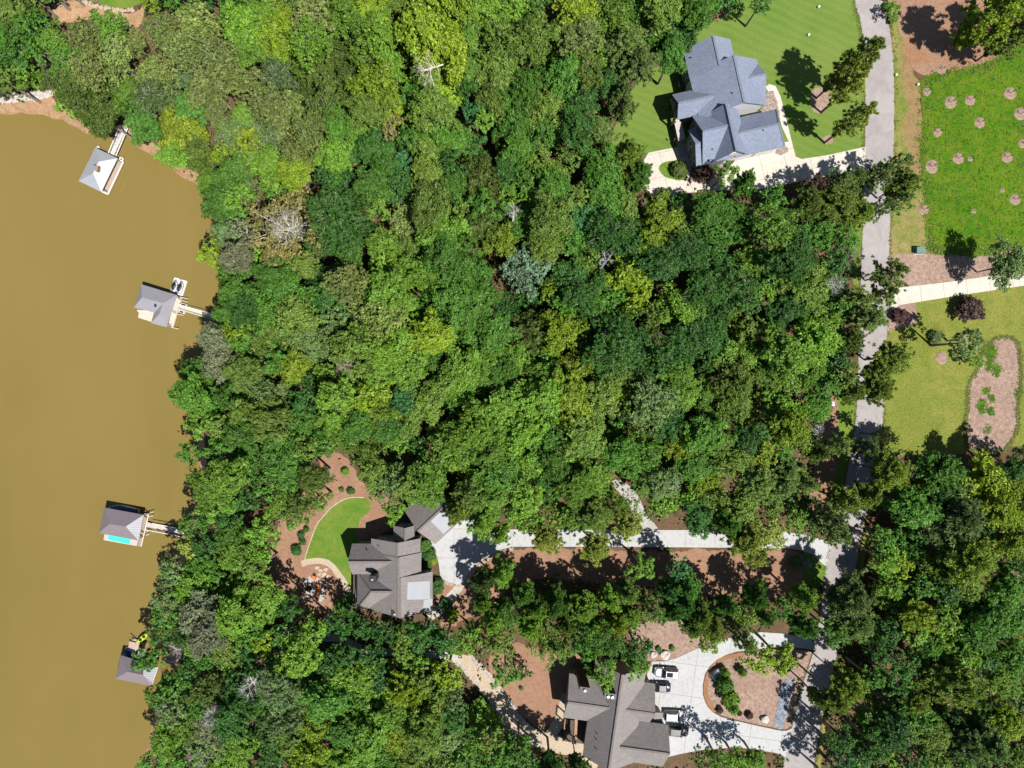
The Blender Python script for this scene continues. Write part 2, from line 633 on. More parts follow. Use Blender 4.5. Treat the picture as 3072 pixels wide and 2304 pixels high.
def sheet(name, poly_px, z, material, kind='structure', parent=None, keep_open=True):
    pts = [at(p[0], p[1], z) for p in poly_px]
    tris = tessellate_polygon([pts])
    fs = []
    for t in tris:
        a, b, c = (pts[i] for i in t)
        fs.append(tuple(t) if (b - a).cross(c - a).z > 0 else tuple(t)[::-1])
    mb = MB()
    mb.add(pts, fs)
    if keep_open:
        OPEN.append([(p[0], p[1]) for p in poly_px])
    return mb.build(name, material, parent, kind=kind)


def inside(poly, x, y):
    c = False
    j = len(poly) - 1
    for i in range(len(poly)):
        xi, yi = poly[i][0], poly[i][1]
        xj, yj = poly[j][0], poly[j][1]
        if (yi > y) != (yj > y) and x < (xj - xi) * (y - yi) / (yj - yi) + xi:
            c = not c
        j = i
    return c


def slabs(name, poly_px, z, material, size, rz, gap=0.05, thick=0.03):
    """A concrete surface cast in slabs: a joint bed, and each slab a piece of its own."""
    base = sheet(name, poly_px, z, M['joint'])
    pts = [at(p[0], p[1], z) for p in poly_px]
    tris = tessellate_polygon([pts])
    ca, sa = math.cos(rz), math.sin(rz)
    ux, uy = Vector((ca, sa, 0)), Vector((-sa, ca, 0))
    us = [p.dot(ux) for p in pts]
    vs = [p.dot(uy) for p in pts]
    for i in range(int(math.floor(min(us) / size)), int(math.ceil(max(us) / size))):
        for j in range(int(math.floor(min(vs) / size)), int(math.ceil(max(vs) / size))):
            bm = bmesh.new()
            bv = [bm.verts.new(p) for p in pts]
            for t in tris:
                a, b, c = (pts[k] for k in t)
                q = t if (b - a).cross(c - a).z > 0 else tuple(t)[::-1]
                try:
                    bm.faces.new([bv[k] for k in q])
                except ValueError:
                    pass
            for no, co in ((ux, (i + 1) * size - gap / 2), (-ux, -(i * size + gap / 2)), (uy, (j + 1) * size - gap / 2), (-uy, -(j * size + gap / 2))):
                bmesh.ops.bisect_plane(bm, geom=bm.verts[:] + bm.edges[:] + bm.faces[:], plane_co=no * co, plane_no=no, clear_outer=True)
            if not bm.faces or sum(f.calc_area() for f in bm.faces) < 0.4:
                bm.free()
                continue
            ex = bmesh.ops.extrude_face_region(bm, geom=bm.faces[:])
            bmesh.ops.translate(bm, vec=(0, 0, thick), verts=[g for g in ex['geom'] if isinstance(g, bmesh.types.BMVert)])
            bmesh.ops.recalc_face_normals(bm, faces=bm.faces[:])
            me = bpy.data.meshes.new('slab')
            bm.to_mesh(me)
            bm.free()
            me.materials.append(material)
            link('slab', me, base)
    return base


def rocks(name, poly_px, n, size, material, z=0.02, seed=3, flat=0.6):
    rng = random.Random(seed)
    xs = [p[0] for p in poly_px]
    ys = [p[1] for p in poly_px]
    mb = MB()
    k = 0
    while k < n:
        x, y = rng.uniform(min(xs), max(xs)), rng.uniform(min(ys), max(ys))
        if inside(poly_px, x, y):
            mb.rock(at(x, y, z), size * (0.6 + 0.9 * rng.random()), rng, flat)
            k += 1
    return mb.build(name, material, kind='stuff')


def band(line, w):
    """Pixel polygon of half-width w round a pixel line."""
    L, Rr = [], []
    for i, p in enumerate(line):
        t = (line[min(i + 1, len(line) - 1)] - line[max(i - 1, 0)]).normalized()
        n = Vector((-t.y, t.x))
        ww = w[i] if hasattr(w, '__len__') else w
        L.append(p + n * ww)
        Rr.append(p - n * ww)
    return L + Rr[::-1]


# ---- lake, bank and land
SHORE = smooth_line([(-900, 300), (-300, 315), (0, 318), (80, 320), (160, 330), (215, 352), (265, 376), (310, 378), (390, 380), (430, 425),
                     (480, 455), (560, 512), (625, 552), (655, 610), (690, 700), (705, 800), (702, 880), (690, 960), (650, 1050), (605, 1120),
                     (590, 1200), (610, 1300), (620, 1400), (612, 1500), (590, 1600), (560, 1680), (520, 1750), (505, 1850), (525, 1950), (545, 2010),
                     (520, 2090), (485, 2160), (460, 2250), (450, 2340), (440, 2700)], 5)
land_px = [(-4000, 200), (-4000, -4500), (7000, -4500), (7000, 6500), (440, 6500)] + [tuple(p) for p in SHORE[::-1]]
sheet('ground', land_px, 0.0, M['forest_floor'], keep_open=False)
LAKE = [tuple(p) for p in SHORE] + [(440, 6500), (-4000, 6500), (-4000, 300)]
OPEN.append(LAKE)
mb = MB()
vs, fs = [], []
for i, p in enumerate(SHORE):
    t = (SHORE[min(i + 1, len(SHORE) - 1)] - SHORE[max(i - 1, 0)]).normalized()
    n = Vector((-t.y, t.x))
    wob = 3 * math.sin(i * 1.3) + 2 * math.sin(i * 0.7)
    vs.append(at(p.x, p.y, 0))
    vs.append(at(p.x + n.x * (16 + wob), p.y + n.y * (16 + wob), -0.75))
    vs.append(at(p.x + n.x * 75, p.y + n.y * 75, -3.6))
for i in range(len(SHORE) - 1):
    for k in (0, 1):
        a = i * 3 + k
        fs.append((a, a + 3, a + 4, a + 1))
mb.add(vs, fs)
mb.build('shore_bank', M['beach'], kind='structure')
WZ = -1.0
sheet('lake_water', [(-4000, -600), (900, -600), (900, 6500), (-4000, 6500)], WZ, M['water'], keep_open=False)

# ---- house footprints: no trees grow there
OPEN.append([(2045, 110), (2195, 100), (2310, 220), (2370, 420), (2085, 520), (1995, 300)])
OPEN.append([(1040, 1590), (1180, 1570), (1220, 1540), (1350, 1470), (1390, 1520), (1310, 1640), (1320, 1850), (1050, 1850)])
OPEN.append([(1680, 1990), (1990, 2010), (2015, 2310), (1690, 2320)])

# ---- road
road_l = smooth_line([(2552, -400), (2558, -100), (2564, 0), (2580, 60), (2589, 122), (2596, 250), (2595, 441), (2592, 560), (2588, 694), (2582, 854), (2576, 1050), (2570, 1221),
                      (2560, 1310), (2530, 1480), (2493, 1635), (2478, 1708), (2446, 1929), (2401, 2080), (2353, 2284), (2330, 2400), (2280, 2800)])
road_r = smooth_line([(2630, -400), (2638, -100), (2648, 0), (2662, 52), (2673, 115), (2682, 243), (2681, 451), (2676, 560), (2671, 656), (2667, 770), (2662, 958), (2653, 1197),
                      (2644, 1300), (2620, 1450), (2587, 1596), (2570, 1694), (2532, 1870), (2512, 1960), (2467, 2148), (2441, 2304), (2425, 2400), (2380, 2800)])
sheet('road', road_l + road_r[::-1], 0.030, M['asphalt'])

# ---- lawns, beds and clearings (each sheet a few millimetres above the one below)
sheet('straw_bed', px_poly([(830, 1590), (860, 1520), (955, 1430), (960, 1375), (1010, 1360), (1060, 1400), (1090, 1450), (1180, 1470), (1200, 1560), (1100, 1640), (1060, 1800), (900, 1850), (800, 1750)], True, 5, 3), 0.004, M['straw'])
sheet('bright_lawn', px_poly([(912, 1690), (922, 1650), (935, 1615), (948, 1580), (964, 1556), (1001, 1517), (1046, 1495), (1091, 1494), (1111, 1510), (1107, 1535), (1077, 1567), (1070, 1640), (1062, 1745), (1050, 1772), (1018, 1730), (990, 1699), (962, 1688)], True), 0.010, M['bright_lawn'])
sheet('mown_lawn', px_poly([(2290, -60), (2175, 20), (2112, 60), (2060, 122), (2010, 190), (1945, 210), (1895, 270), (1870, 330), (1825, 425), (1850, 462), (1950, 470), (2030, 545), (2150, 540), (2390, 500), (2592, 450), (2597, 250), (2590, 122), (2580, 60), (2563, -60)], False, 3, 5), 0.006, M['mown_lawn'])
sheet('clay_patch', px_poly([(2125, 40), (2150, 25), (2180, 28), (2170, 50), (2120, 62)], True, 4, 8), 0.012, M['clay'])
sheet('mulch_bed', px_poly([(2439, 270), (2470, 262), (2490, 285), (2478, 325), (2462, 338), (2440, 330), (2430, 305)], True, 3, 71), 0.013, M['mulch'])
sheet('mulch_bed', px_poly([(2464, 418), (2482, 404), (2500, 408), (2497, 430), (2470, 432)], True, 3, 72), 0.013, M['mulch'])
sheet('verge', px_poly([(2655, -60), (2690, -60), (2700, 60), (2715, 180), (2760, 240), (2765, 420), (2790, 600), (2790, 760), (2660, 775), (2668, 560), (2677, 300), (2668, 100)], False, 4, 9), 0.006, M['dry_grass'])
sheet('clay_strip', px_poly([(2703, 60), (2725, 150), (2745, 240), (2760, 330), (2758, 440), (2748, 560), (2722, 560), (2716, 420), (2712, 260), (2700, 150)], True, 9, 19), 0.012, M['dry_strip'])
sheet('meadow', px_poly([(2765, 240), (2850, 200), (2950, 190), (3000, 150), (3110, 90), (3200, 90), (3200, 770), (2960, 770), (2830, 762), (2786, 755), (2775, 640), (2760, 520), (2758, 420), (2770, 330)], True, 6, 10), 0.016, M['meadow'])
sheet('mulch_bed', px_poly([(2690, -60), (3200, -60), (3200, 60), (3072, 110), (3010, 165), (2930, 195), (2830, 215), (2760, 222), (2730, 180), (2705, 90)], True, 6, 11), 0.020, M['red_mulch'])
sheet('clay_patch', px_poly([(2720, 110), (2750, 112), (2760, 150), (2800, 190), (2730, 190), (2716, 150)], True, 5, 12), 0.024, M['clay'])
sheet('mulch_bed', px_poly([(2664, 775), (2740, 762), (2850, 766), (2970, 765), (3060, 740), (3200, 700), (3200, 810), (3072, 818), (2930, 838), (2740, 862), (2660, 870)], True, 4, 13), 0.020, M['mulch'])
sheet('pale_lawn', px_poly([(2655, 990), (2745, 905), (3072, 855), (3250, 830), (3250, 1420), (3060, 1340), (2930, 1345), (2850, 1368), (2690, 1370), (2640, 1340), (2652, 1197), (2660, 1010)], False, 3, 14), 0.008, M['pale_lawn'])
sheet('mulch_bed', px_poly([(2660, 925), (2700, 910), (2742, 905), (2750, 940), (2750, 965), (2735, 978), (2700, 985), (2658, 990)], True, 2, 15), 0.014, M['mulch'])
SAND = px_poly([(2985, 1018), (3030, 1014), (3055, 1040), (3063, 1110), (3056, 1200), (3050, 1290), (3010, 1350), (2940, 1350), (2898, 1330), (2904, 1200), (2905, 1160), (2930, 1110), (2950, 1050)], True, 3, 16)
sheet('mulch_bed', SAND, 0.016, M['mulch'])
for k, (x, y, a, b, s) in enumerate([(2968, 1055, 22, 24, 1), (2966, 1096, 12, 16, 2), (2990, 1110, 14, 18, 3), (2945, 1220, 14, 20, 4), (2972, 1232, 12, 14, 5), (2976, 1196, 10, 11, 6), (3056, 1180, 12, 14, 7), (2958, 1172, 12, 10, 8)]):
    sheet('weed_patch', px_poly([(x + a * math.cos(t) * (0.8 + 0.3 * math.sin(3 * t + s)), y + b * math.sin(t)) for t in [i * 0.7 for i in range(9)]], True, 4, 60 + k), 0.022, M['meadow'])
sheet('verge', px_poly([(2508, 1420), (2512, 1330), (2506, 1240), (2512, 1190), (2566, 1180), (2569, 1221), (2559, 1310), (2540, 1420), (2500, 1560), (2470, 1570)], False, 3, 17), 0.006, M['bright_lawn'])
sheet('straw_bed', px_poly([(2440, 1430), (2450, 1300), (2480, 1210), (2510, 1190), (2512, 1300), (2506, 1420), (2470, 1520), (2420, 1540)], True, 4, 18), 0.010, M['straw'])
sheet('verge', px_poly([(2590, 1596), (2612, 1590), (2590, 1700), (2566, 1800), (2556, 1760), (2572, 1694)], False, 2, 20), 0.006, M['dry_grass'])
sheet('verge', px_poly([(2470, 2148), (2480, 2150), (2462, 2304), (2448, 2420), (2427, 2420), (2443, 2304)], False, 2, 20), 0.006, M['dry_grass'])
sheet('verge', px_poly([(2555, 560), (2590, 560), (2586, 694), (2580, 854), (2562, 870), (2552, 760)], False, 2, 26), 0.006, M['bright_lawn'])
sheet('bright_lawn', px_poly([(2413, 1655), (2436, 1664), (2478, 1700), (2474, 1740), (2462, 1762), (2420, 1752), (2408, 1700)], True, 1, 21), 0.010, M['bright_lawn'])
sheet('straw_bed', px_poly([(1500, 1650), (1900, 1650), (2200, 1650), (2400, 1650), (2410, 1760), (2300, 1800), (1900, 1760), (1600, 1740), (1450, 1830), (1330, 1880), (1310, 1760), (1400, 1720)], True, 8, 22), 0.004, M['straw'])
sheet('straw_bed', px_poly([(1545, 1930), (1640, 1950), (1760, 1960), (1720, 2090), (1690, 2140), (1650, 2176), (1600, 2180), (1540, 2115), (1470, 2020), (1480, 1960)], True, 6, 23), 0.005, M['straw'])
sheet('straw_bed', px_poly([(1900, 1880), (2060, 1840), (2120, 1860), (2110, 1940), (2030, 1976), (1950, 1986), (1930, 1950)], True, 6, 24), 0.005, M['mulch'])
sheet('back_lawn', px_poly([(255, -60), (445, -60), (432, -5), (408, 16), (370, 24), (310, 14), (270, -5)], True, 2, 25), 0.008, M['bright_lawn'])
sheet('clay_patch', px_poly([(150, 60), (190, 0), (290, 22), (400, 32), (430, 10), (425, 70), (390, 90), (300, 60), (210, 70)], True, 6, 26), 0.005, M['beach'])
sheet('shore_sand', px_poly([(-200, 285), (0, 300), (90, 300), (150, 290), (175, 320), (230, 345), (250, 366), (200, 348), (120, 326), (0, 320), (-200, 318)], True, 2, 27), 0.005, M['beach'])
sheet('shore_sand', px_poly([(385, 370), (440, 415), (490, 450), (560, 500), (625, 540), (640, 560), (620, 556), (555, 516), (480, 462), (430, 430), (395, 392)], True, 2, 28), 0.005, M['beach'])

# ---- concrete and paths
DRIVE_N = px_poly([(2296, 262), (2306, 252), (2326, 258), (2341, 288), (2352, 330), (2374, 420), (2387, 470), (2405, 477), (2480, 466), (2597, 440), (2595, 517), (2560, 522), (2450, 532), (2380, 548), (2300, 566), (2180, 572),
                   (2060, 578), (2000, 590), (1958, 584), (1930, 560), (1926, 520), (1932, 480), (1946, 458), (1985, 450), (2040, 440), (2090, 440), (2180, 450), (2240, 440), (2366, 425), (2345, 380), (2328, 310)], False)
slabs('house_driveway', DRIVE_N, 0.034, M['concrete_warm'], 4.6, R(12.5))
sheet('oval_lawn', px_poly([(1976, 505), (1990, 488), (2020, 482), (2045, 482), (2060, 530), (2050, 540), (2020, 538), (1992, 528)], True), 0.075, M['bright_lawn'])
DRIVE_E = px_poly([(2668, 868), (2690, 864), (2721, 860), (2830, 848), (2929, 834), (3072, 812), (3250, 785), (3250, 830), (3072, 857), (2877, 886), (2760, 905), (2700, 915), (2672, 932), (2662, 950), (2664, 900)], False)
slabs('east_driveway', DRIVE_E, 0.034, M['concrete_warm'], 4.4, R(8))
DRIVE_M = px_poly([(1270, 1560), (1330, 1510), (1400, 1480), (1440, 1520), (1450, 1580), (1536, 1588), (1700, 1589), (1935, 1590), (2050, 1590), (2180, 1590), (2330, 1592), (2420, 1605), (2475, 1622), (2495, 1632), (2478, 1700), (2466, 1690),
                   (2436, 1662), (2400, 1650), (2360, 1645), (2178, 1643), (1848, 1640), (1600, 1640), (1536, 1640), (1497, 1650), (1460, 1672), (1428, 1695), (1405, 1722), (1392, 1745), (1372, 1754), (1345, 1746), (1322, 1735), (1316, 1690), (1306, 1655), (1285, 1624)], False)
slabs('court_driveway', DRIVE_M, 0.034, M['concrete_bright'], 5.5, 0.0)
sheet('gravel_lane', px_poly([(1972, 1589), (1925, 1589), (1895, 1540), (1870, 1490), (1835, 1450), (1860, 1440), (1900, 1470), (1925, 1510), (1945, 1550)], True, 2, 30), 0.020, M['grey_gravel'])
DRIVE_S = px_poly([(1945, 2000), (1957, 1984), (1993, 1984), (2030, 1974), (2060, 1960), (2099, 1942), (2155, 1925), (2200, 1908), (2260, 1895), (2340, 1900), (2420, 1912), (2452, 1920), (2444, 1950), (2410, 1945), (2340, 1940),
                   (2293, 1945), (2250, 1950), (2212, 1954), (2178, 1964), (2150, 1979), (2130, 1998), (2115, 2020), (2108, 2054), (2108, 2082), (2115, 2105), (2124, 2122), (2140, 2138), (2164, 2151), (2201, 2161), (2270, 2177), (2317, 2187),
                   (2340, 2192), (2360, 2192), (2378, 2184), (2356, 2276), (2346, 2265), (2330, 2259), (2293, 2253), (2233, 2244), (2178, 2244), (2108, 2249), (2039, 2262), (1985, 2275), (1940, 2240), (1930, 2100)], False)
slabs('front_driveway', DRIVE_S, 0.034, M['concrete_bright'], 6.0, R(-8))
sheet('island_mulch', px_poly([(2293, 1950), (2212, 1960), (2180, 1970), (2152, 1985), (2134, 2003), (2120, 2024), (2113, 2056), (2113, 2082), (2120, 2103), (2129, 2118), (2144, 2134), (2167, 2147), (2201, 2157), (2270, 2173), (2317, 2182), (2342, 2187), (2358, 2187), (2374, 2179),
                                  (2396, 2085), (2425, 1990), (2436, 1955), (2400, 1950), (2340, 1946)], False), 0.010, M['mulch'])
sheet('clay_edging', px_poly([(2178, 1966), (2150, 1982), (2132, 2001), (2118, 2023), (2111, 2055), (2111, 2083), (2118, 2105), (2128, 2121), (2142, 2136), (2150, 2130), (2138, 2112), (2126, 2085), (2124, 2056), (2130, 2030), (2146, 2006), (2164, 1988), (2190, 1976), (2230, 1972), (2228, 1960)], True, 1, 31), 0.016, M['clay'])
PATH_S = smooth_line([(1380, 1972), (1402, 1990), (1432, 2020), (1470, 2066), (1510, 2120), (1545, 2168), (1590, 2205), (1650, 2228), (1740, 2252), (1800, 2290)])
sheet('gravel_path', ragged(band(PATH_S, [12 + min(i, 8) * 1.6 for i in range(len(PATH_S))]), 1.5, 2), 0.014, M['path_gravel'])
PATH_B = smooth_line([(1640, 2225), (1665, 2185), (1686, 2150), (1694, 2110), (1700, 2080)])
sheet('gravel_path', ragged(band(PATH_B, 16), 1.5, 4), 0.018, M['path_gravel'])
PATH_N = smooth_line([(835, 1880), (860, 1898), (895, 1908), (940, 1916), (985, 1912), (1025, 1918), (1065, 1938), (1110, 1954), (1180, 1956), (1250, 1956), (1320, 1964), (1385, 1982)])
slabs('woodland_path', band(PATH_N, 12), 0.012, M['concrete_path'], 3.0, R(-6))
PATH_L = smooth_line([(905, 1692), (935, 1684), (965, 1684), (990, 1694), (1014, 1722), (1034, 1750), (1056, 1790), (1064, 1820)])
sheet('stone_walk', ragged(band(PATH_L, 9), 1.0, 5), 0.016, M['path_gravel'])
PATH_H = smooth_line([(1385, 1745), (1372, 1770), (1345, 1800), (1318, 1830), (1285, 1850)])
slabs('entry_walk', band(PATH_H, [12, 14, 18, 16, 10] + [14] * 40), 0.020, M['concrete_path'], 2.4, R(-50))
sheet('fire_pit_patio', px_poly([(912, 1770), (916, 1740), (935, 1728), (960, 1738), (976, 1768), (970, 1800), (948, 1806), (925, 1796)], True), 0.012, M['grey_gravel'])

# ---- loose stone (nobody could count it)
rocks('riprap', px_poly([(-40, 270), (20, 282), (70, 282), (150, 268), (158, 284), (110, 296), (40, 304), (-40, 306)], False), 420, 0.30, M['rock_white'], seed=1)
rocks('riprap', px_poly([(60, -10), (100, -10), (85, 20), (60, 18)], False), 60, 0.3, M['rock_white'], seed=2)
rocks('riprap', px_poly([(240, -5), (300, 15), (360, 28), (400, 24), (404, 34), (360, 36), (300, 26), (236, 8)], False), 160, 0.22, M['rock_tan'], seed=2)
GRAVEL = px_poly([(2377, 2034), (2364, 2036), (2349, 2052), (2336, 2105), (2322, 2174), (2334, 2185), (2346, 2184), (2360, 2130), (2376, 2060)], False)
sheet('gravel_strip', GRAVEL, 0.020, M['grey_gravel'])
rocks('gravel', GRAVEL, 900, 0.20, M['rock_blue'], seed=4)
PEB = [px_poly([(2300, 275), (2318, 272), (2330, 300), (2340, 350), (2330, 352), (2270, 345), (2290, 320)], False), px_poly([(2328, 448), (2360, 440), (2366, 455), (2340, 466), (2326, 460)], False),
       px_poly([(2078, 508), (2140, 486), (2190, 484), (2196, 500), (2170, 520), (2120, 545), (2060, 545)], False), px_poly([(2225, 345), (2300, 330), (2330, 360), (2330, 372), (2230, 352)], False)]
for k, p in enumerate(PEB):
    sheet('pebble_bed', p, 0.070, M['mulch'])
    rocks('pebbles', p, 330 if k in (0, 2) else 120, 0.14, M['pebble'], z=0.08, seed=5 + k)
for sgn in (-1, 1):
    off = [p + Vector((sgn * 19, -sgn * 13)) for p in PATH_S[2:34]]
    rocks('edging_stones', band(off, 4.5), 330, 0.17, M['rock_white'], seed=9 + sgn)
# edging stones along the walled court, one dark band of cobbles
ED = smooth_line([(1322, 1742), (1372, 1759), (1398, 1746), (1412, 1722), (1435, 1698), (1466, 1676), (1500, 1655), (1540, 1646)])
rocks('edging_stones', band(ED, 3.0), 240, 0.16, M['rock_tan'], seed=14)
EDI = smooth_line([(2201, 2163), (2270, 2180), (2317, 2190), (2340, 2194)])
EDL = smooth_line([(912, 1690), (922, 1650), (948, 1580), (964, 1556), (1001, 1517), (1046, 1494), (1091, 1493)])
sheet('lawn_edging', band(EDL, 1.5), 0.022, M['path_gravel'])


# ------------------------------------------------------------------ houses
class House:
    def __init__(self, label, origin, scale, centre, ang, name='house'):
        self.o, self.s, self.ang = origin, scale, ang
        c = at(origin[0] + centre[0] / scale, origin[1] + centre[1] / scale, 0)
        self.c = c
        self.root = thing(name, label, 'house', c, ang)
        self.root_inv = Matrix.Rotation(-ang, 3, 'Z')
        self.wings = []

    def P(self, x, y, z, rot=0.0):
        p = at(self.o[0] + x / self.s, self.o[1] + y / self.s, z) - self.c
        q = Matrix.Rotation(-(self.ang + rot), 3, 'Z') @ Vector((p.x, p.y, 0))
        return q.x, q.y, z

    def wing(self, pts, axis, ridge, ze, zr, roof_m, wall_m, hips=(0, 0), rot=0.0, inset=0.45, insets=None, cap=None, base=0.0):
        """A wing: eave rectangle from points picked at eave height, ridge along u or v, gable or hip ends (hip = run in metres)."""
        L = [self.P(x, y, ze, rot) for x, y in pts]
        x0, x1 = min(p[0] for p in L), max(p[0] for p in L)
        y0, y1 = min(p[1] for p in L), max(p[1] for p in L)
        r = self.P(ridge[0], ridge[1], zr, rot)
        root = self.root
        if rot:                                          # turned wing: vertices are rotated back into the house frame
            RM = Matrix.Rotation(rot, 3, 'Z')
            T = lambda p: tuple(RM @ Vector(p))
        else:
            T = lambda p: p
        if axis == 'u':
            c = min(max(r[1], y0 + 0.25 * (y1 - y0)), y1 - 0.25 * (y1 - y0))
            A = [(x0, y0, ze), (x1, y0, ze), (x1, y1, ze), (x0, y1, ze), (x0 + hips[0], c, zr), (x1 - hips[1], c, zr)]
            faces = [(0, 1, 5, 4), (2, 3, 4, 5)]
            if hips[0]:
                faces.append((3, 0, 4))
            if hips[1]:
                faces.append((1, 2, 5))
        else:
            c = min(max(r[0], x0 + 0.25 * (x1 - x0)), x1 - 0.25 * (x1 - x0))
            A = [(x0, y0, ze), (x1, y0, ze), (x1, y1, ze), (x0, y1, ze), (c, y0 + hips[0], zr), (c, y1 - hips[1], zr)]
            faces = [(1, 2, 5, 4), (3, 0, 4, 5)]
            if hips[0]:
                faces.append((0, 1, 4))
            if hips[1]:
                faces.append((2, 3, 5))
        mb = MB()
        mb.shell([T(p) for p in A], faces, 0.2)
        roof = mb.build('roof', roof_m, root)
        if cap:
            cb = MB()
            cb.beam(T((A[4][0], A[4][1], zr + 0.005)), T((A[5][0], A[5][1], zr + 0.005)), 0.36, 0.09)
            for hp, (i, j) in ((hips[0], (0, 3) if axis == 'u' else (0, 1)), (hips[1], (1, 2) if axis == 'u' else (2, 3))):
                if hp:
                    e = 4 if hp is hips[0] and i in (0,) else 5
                    e = 4 if (i, j) in ((0, 3), (0, 1)) else 5
                    for k in (i, j):
                        cb.beam(T((A[k][0], A[k][1], ze + 0.005)), T((A[e][0], A[e][1], zr + 0.004)), 0.3, 0.08)
            cb.build('ridge_cap', cap, roof)
        # walls
        iw, ie, is_, in_ = insets or (inset,) * 4
        wx0, wx1, wy0, wy1 = x0 + iw, x1 - ie, y0 + is_, y1 - in_
        def zat(x, y):
            if axis == 'u':
                f = (y - y0) / (c - y0) if y <= c else (y1 - y) / (y1 - c)
            else:
                f = (x - x0) / (c - x0) if x <= c else (x1 - x) / (x1 - c)
            return ze + (zr - ze) * f
        wb = MB()
        top = [(wx0, wy0), (wx1, wy0), (wx1, wy1), (wx0, wy1)]
        g0 = (wx0, c) if axis == 'u' else (c, wy0)
        g1 = (wx1, c) if axis == 'u' else (c, wy1)
        def ztop(p, ridge_end):
            z = zat(*p) - 0.24
            return z
        lo = [(p[0], p[1], base) for p in top]
        up = [(p[0], p[1], ztop(p, False)) for p in top]
        V = lo + up + [(g0[0], g0[1], (zat(*g0) - 0.24) if not hips[0] else up[0][2]), (g1[0], g1[1], (zat(*g1) - 0.24) if not hips[1] else up[0][2])]
        if axis == 'u':
            Fs = [(0, 1, 5, 4), (1, 2, 6, 9, 5), (2, 3, 7, 6), (3, 0, 4, 8, 7)]
        else:
            Fs = [(0, 1, 5, 8, 4), (1, 2, 6, 5), (2, 3, 7, 9, 6), (3, 0, 4, 7)]
        wb.add([T(p) for p in V], Fs)
        wall = wb.build('wall', wall_m, root)
        w = dict(box=(x0, x1, y0, y1), wall=(wx0, wx1, wy0, wy1), zat=zat, rot=rot, ze=ze, T=T, roof=roof, wallobj=wall)
        self.wings.append(w)
        return w

    def roof_z(self, x, y):
        z = 0
        for w in self.wings:
            if w['rot'] == 0 and w['box'][0] <= x <= w['box'][1] and w['box'][2] <= y <= w['box'][3]:
                z = max(z, w['zat'](x, y))
        return z

    def on_roof(self, cx, cy):
        z = 7.0
        for _ in range(6):
            x, y, _z = self.P(cx, cy, z)
            z = self.roof_z(x, y) or z
        return x, y, z

    def vent(self, cx, cy, r=0.09, h=0.4):
        x, y, z = self.on_roof(cx, cy)
        MB().tube([(x, y, z - 0.1), (x, y, z + h)], r, 8).build('vent_pipe', M['dark_metal'], self.root)

    def window(self, w, side, f, z, ww, hh, fm=None):
        x0, x1, y0, y1 = w['wall']
        T = w['T']
        if side in 'ns':
            y = y1 + 0.03 if side == 'n' else y0 - 0.03
            c = (x0 + f * (x1 - x0), y, z)
            bx = lambda du, dz, t, o: ((c[0] + du, c[1] + (o if side == 'n' else -o), c[2] + dz), t)
            size = lambda a, b, t: (a, t, b)
        else:
            x = x1 + 0.03 if side == 'e' else x0 - 0.03
            c = (x, y0 + f * (y1 - y0), z)
            bx = lambda du, dz, t, o: ((c[0] + (o if side == 'e' else -o), c[1] + du, c[2] + dz), t)
            size = lambda a, b, t: (t, a, b)
        fr = MB()
        for du, dz, a, b in ((-ww / 2, 0, 0.1, hh + 0.1), (ww / 2, 0, 0.1, hh + 0.1), (0, hh / 2, ww - 0.1, 0.1), (0, -hh / 2, ww - 0.1, 0.1), (0, 0, ww - 0.1, 0.06)):
            p, _ = bx(du, dz, 0, 0.03)
            fr.box(p, size(a, b, 0.1))
        fr.v = [T(v) for v in fr.v]
        f_ = fr.build('window', fm or M['white'], self.root)
        p, _ = bx(0, 0, 0, 0.0)
        pb = MB().box(p, size(ww - 0.1, hh - 0.1, 0.05))
        pb.v = [T(v) for v in pb.v]
        pb.build('pane', M['glass'], f_)

    def garage(self, w, side, f, ww, hh=2.3):
        x0, x1, y0, y1 = w['wall']
        T = w['T']
        d_ = None
        for k in range(4):
            z = 0.1 + hh * (k + 0.5) / 4
            if side in 'ns':
                p = (x0 + f * (x1 - x0), (y1 + 0.04) if side == 'n' else (y0 - 0.04), z)
                s = (ww, 0.07, hh / 4 - 0.03)
            else:
                p = ((x1 + 0.04) if side == 'e' else (x0 - 0.04), y0 + f * (y1 - y0), z)
                s = (0.07, ww, hh / 4 - 0.03)
            b = MB().box(p, s)
            b.v = [T(v) for v in b.v]
            if d_ is None:
                d_ = b.build('garage_door', M['siding_white'], self.root)
            else:
                b.build('panel', M['siding_white'], d_)

    def box(self, name, pts, z0, z1, m, parent=None):
        L = [self.P(x, y, z1) for x, y in pts]
        x0, x1 = min(p[0] for p in L), max(p[0] for p in L)
        y0, y1 = min(p[1] for p in L), max(p[1] for p in L)
        return MB().box(((x0 + x1) / 2, (y0 + y1) / 2, (z0 + z1) / 2), (x1 - x0, y1 - y0, z1 - z0)).build(name, m, parent or self.root)

    def chimney(self, cx, cy, sx, sy, ztop, m=None, flues=1):
        x, y, z = self.P(cx, cy, ztop)
        ch = MB().box((x, y, (ztop + 3.5) / 2), (sx, sy, ztop - 3.5)).build('chimney', m or M['wood_dark'], self.root)
        MB().box((x, y, ztop + 0.06), (sx + 0.14, sy + 0.14, 0.12)).build('chimney_cap', M['dark_metal'], ch)
        for k in range(flues):
            dx = (k - (flues - 1) / 2) * 0.75
            MB().tube([(x + dx, y, ztop + 0.1), (x + dx, y, ztop + 0.5)], 0.2, 10).build('flue', M['steel'], ch)


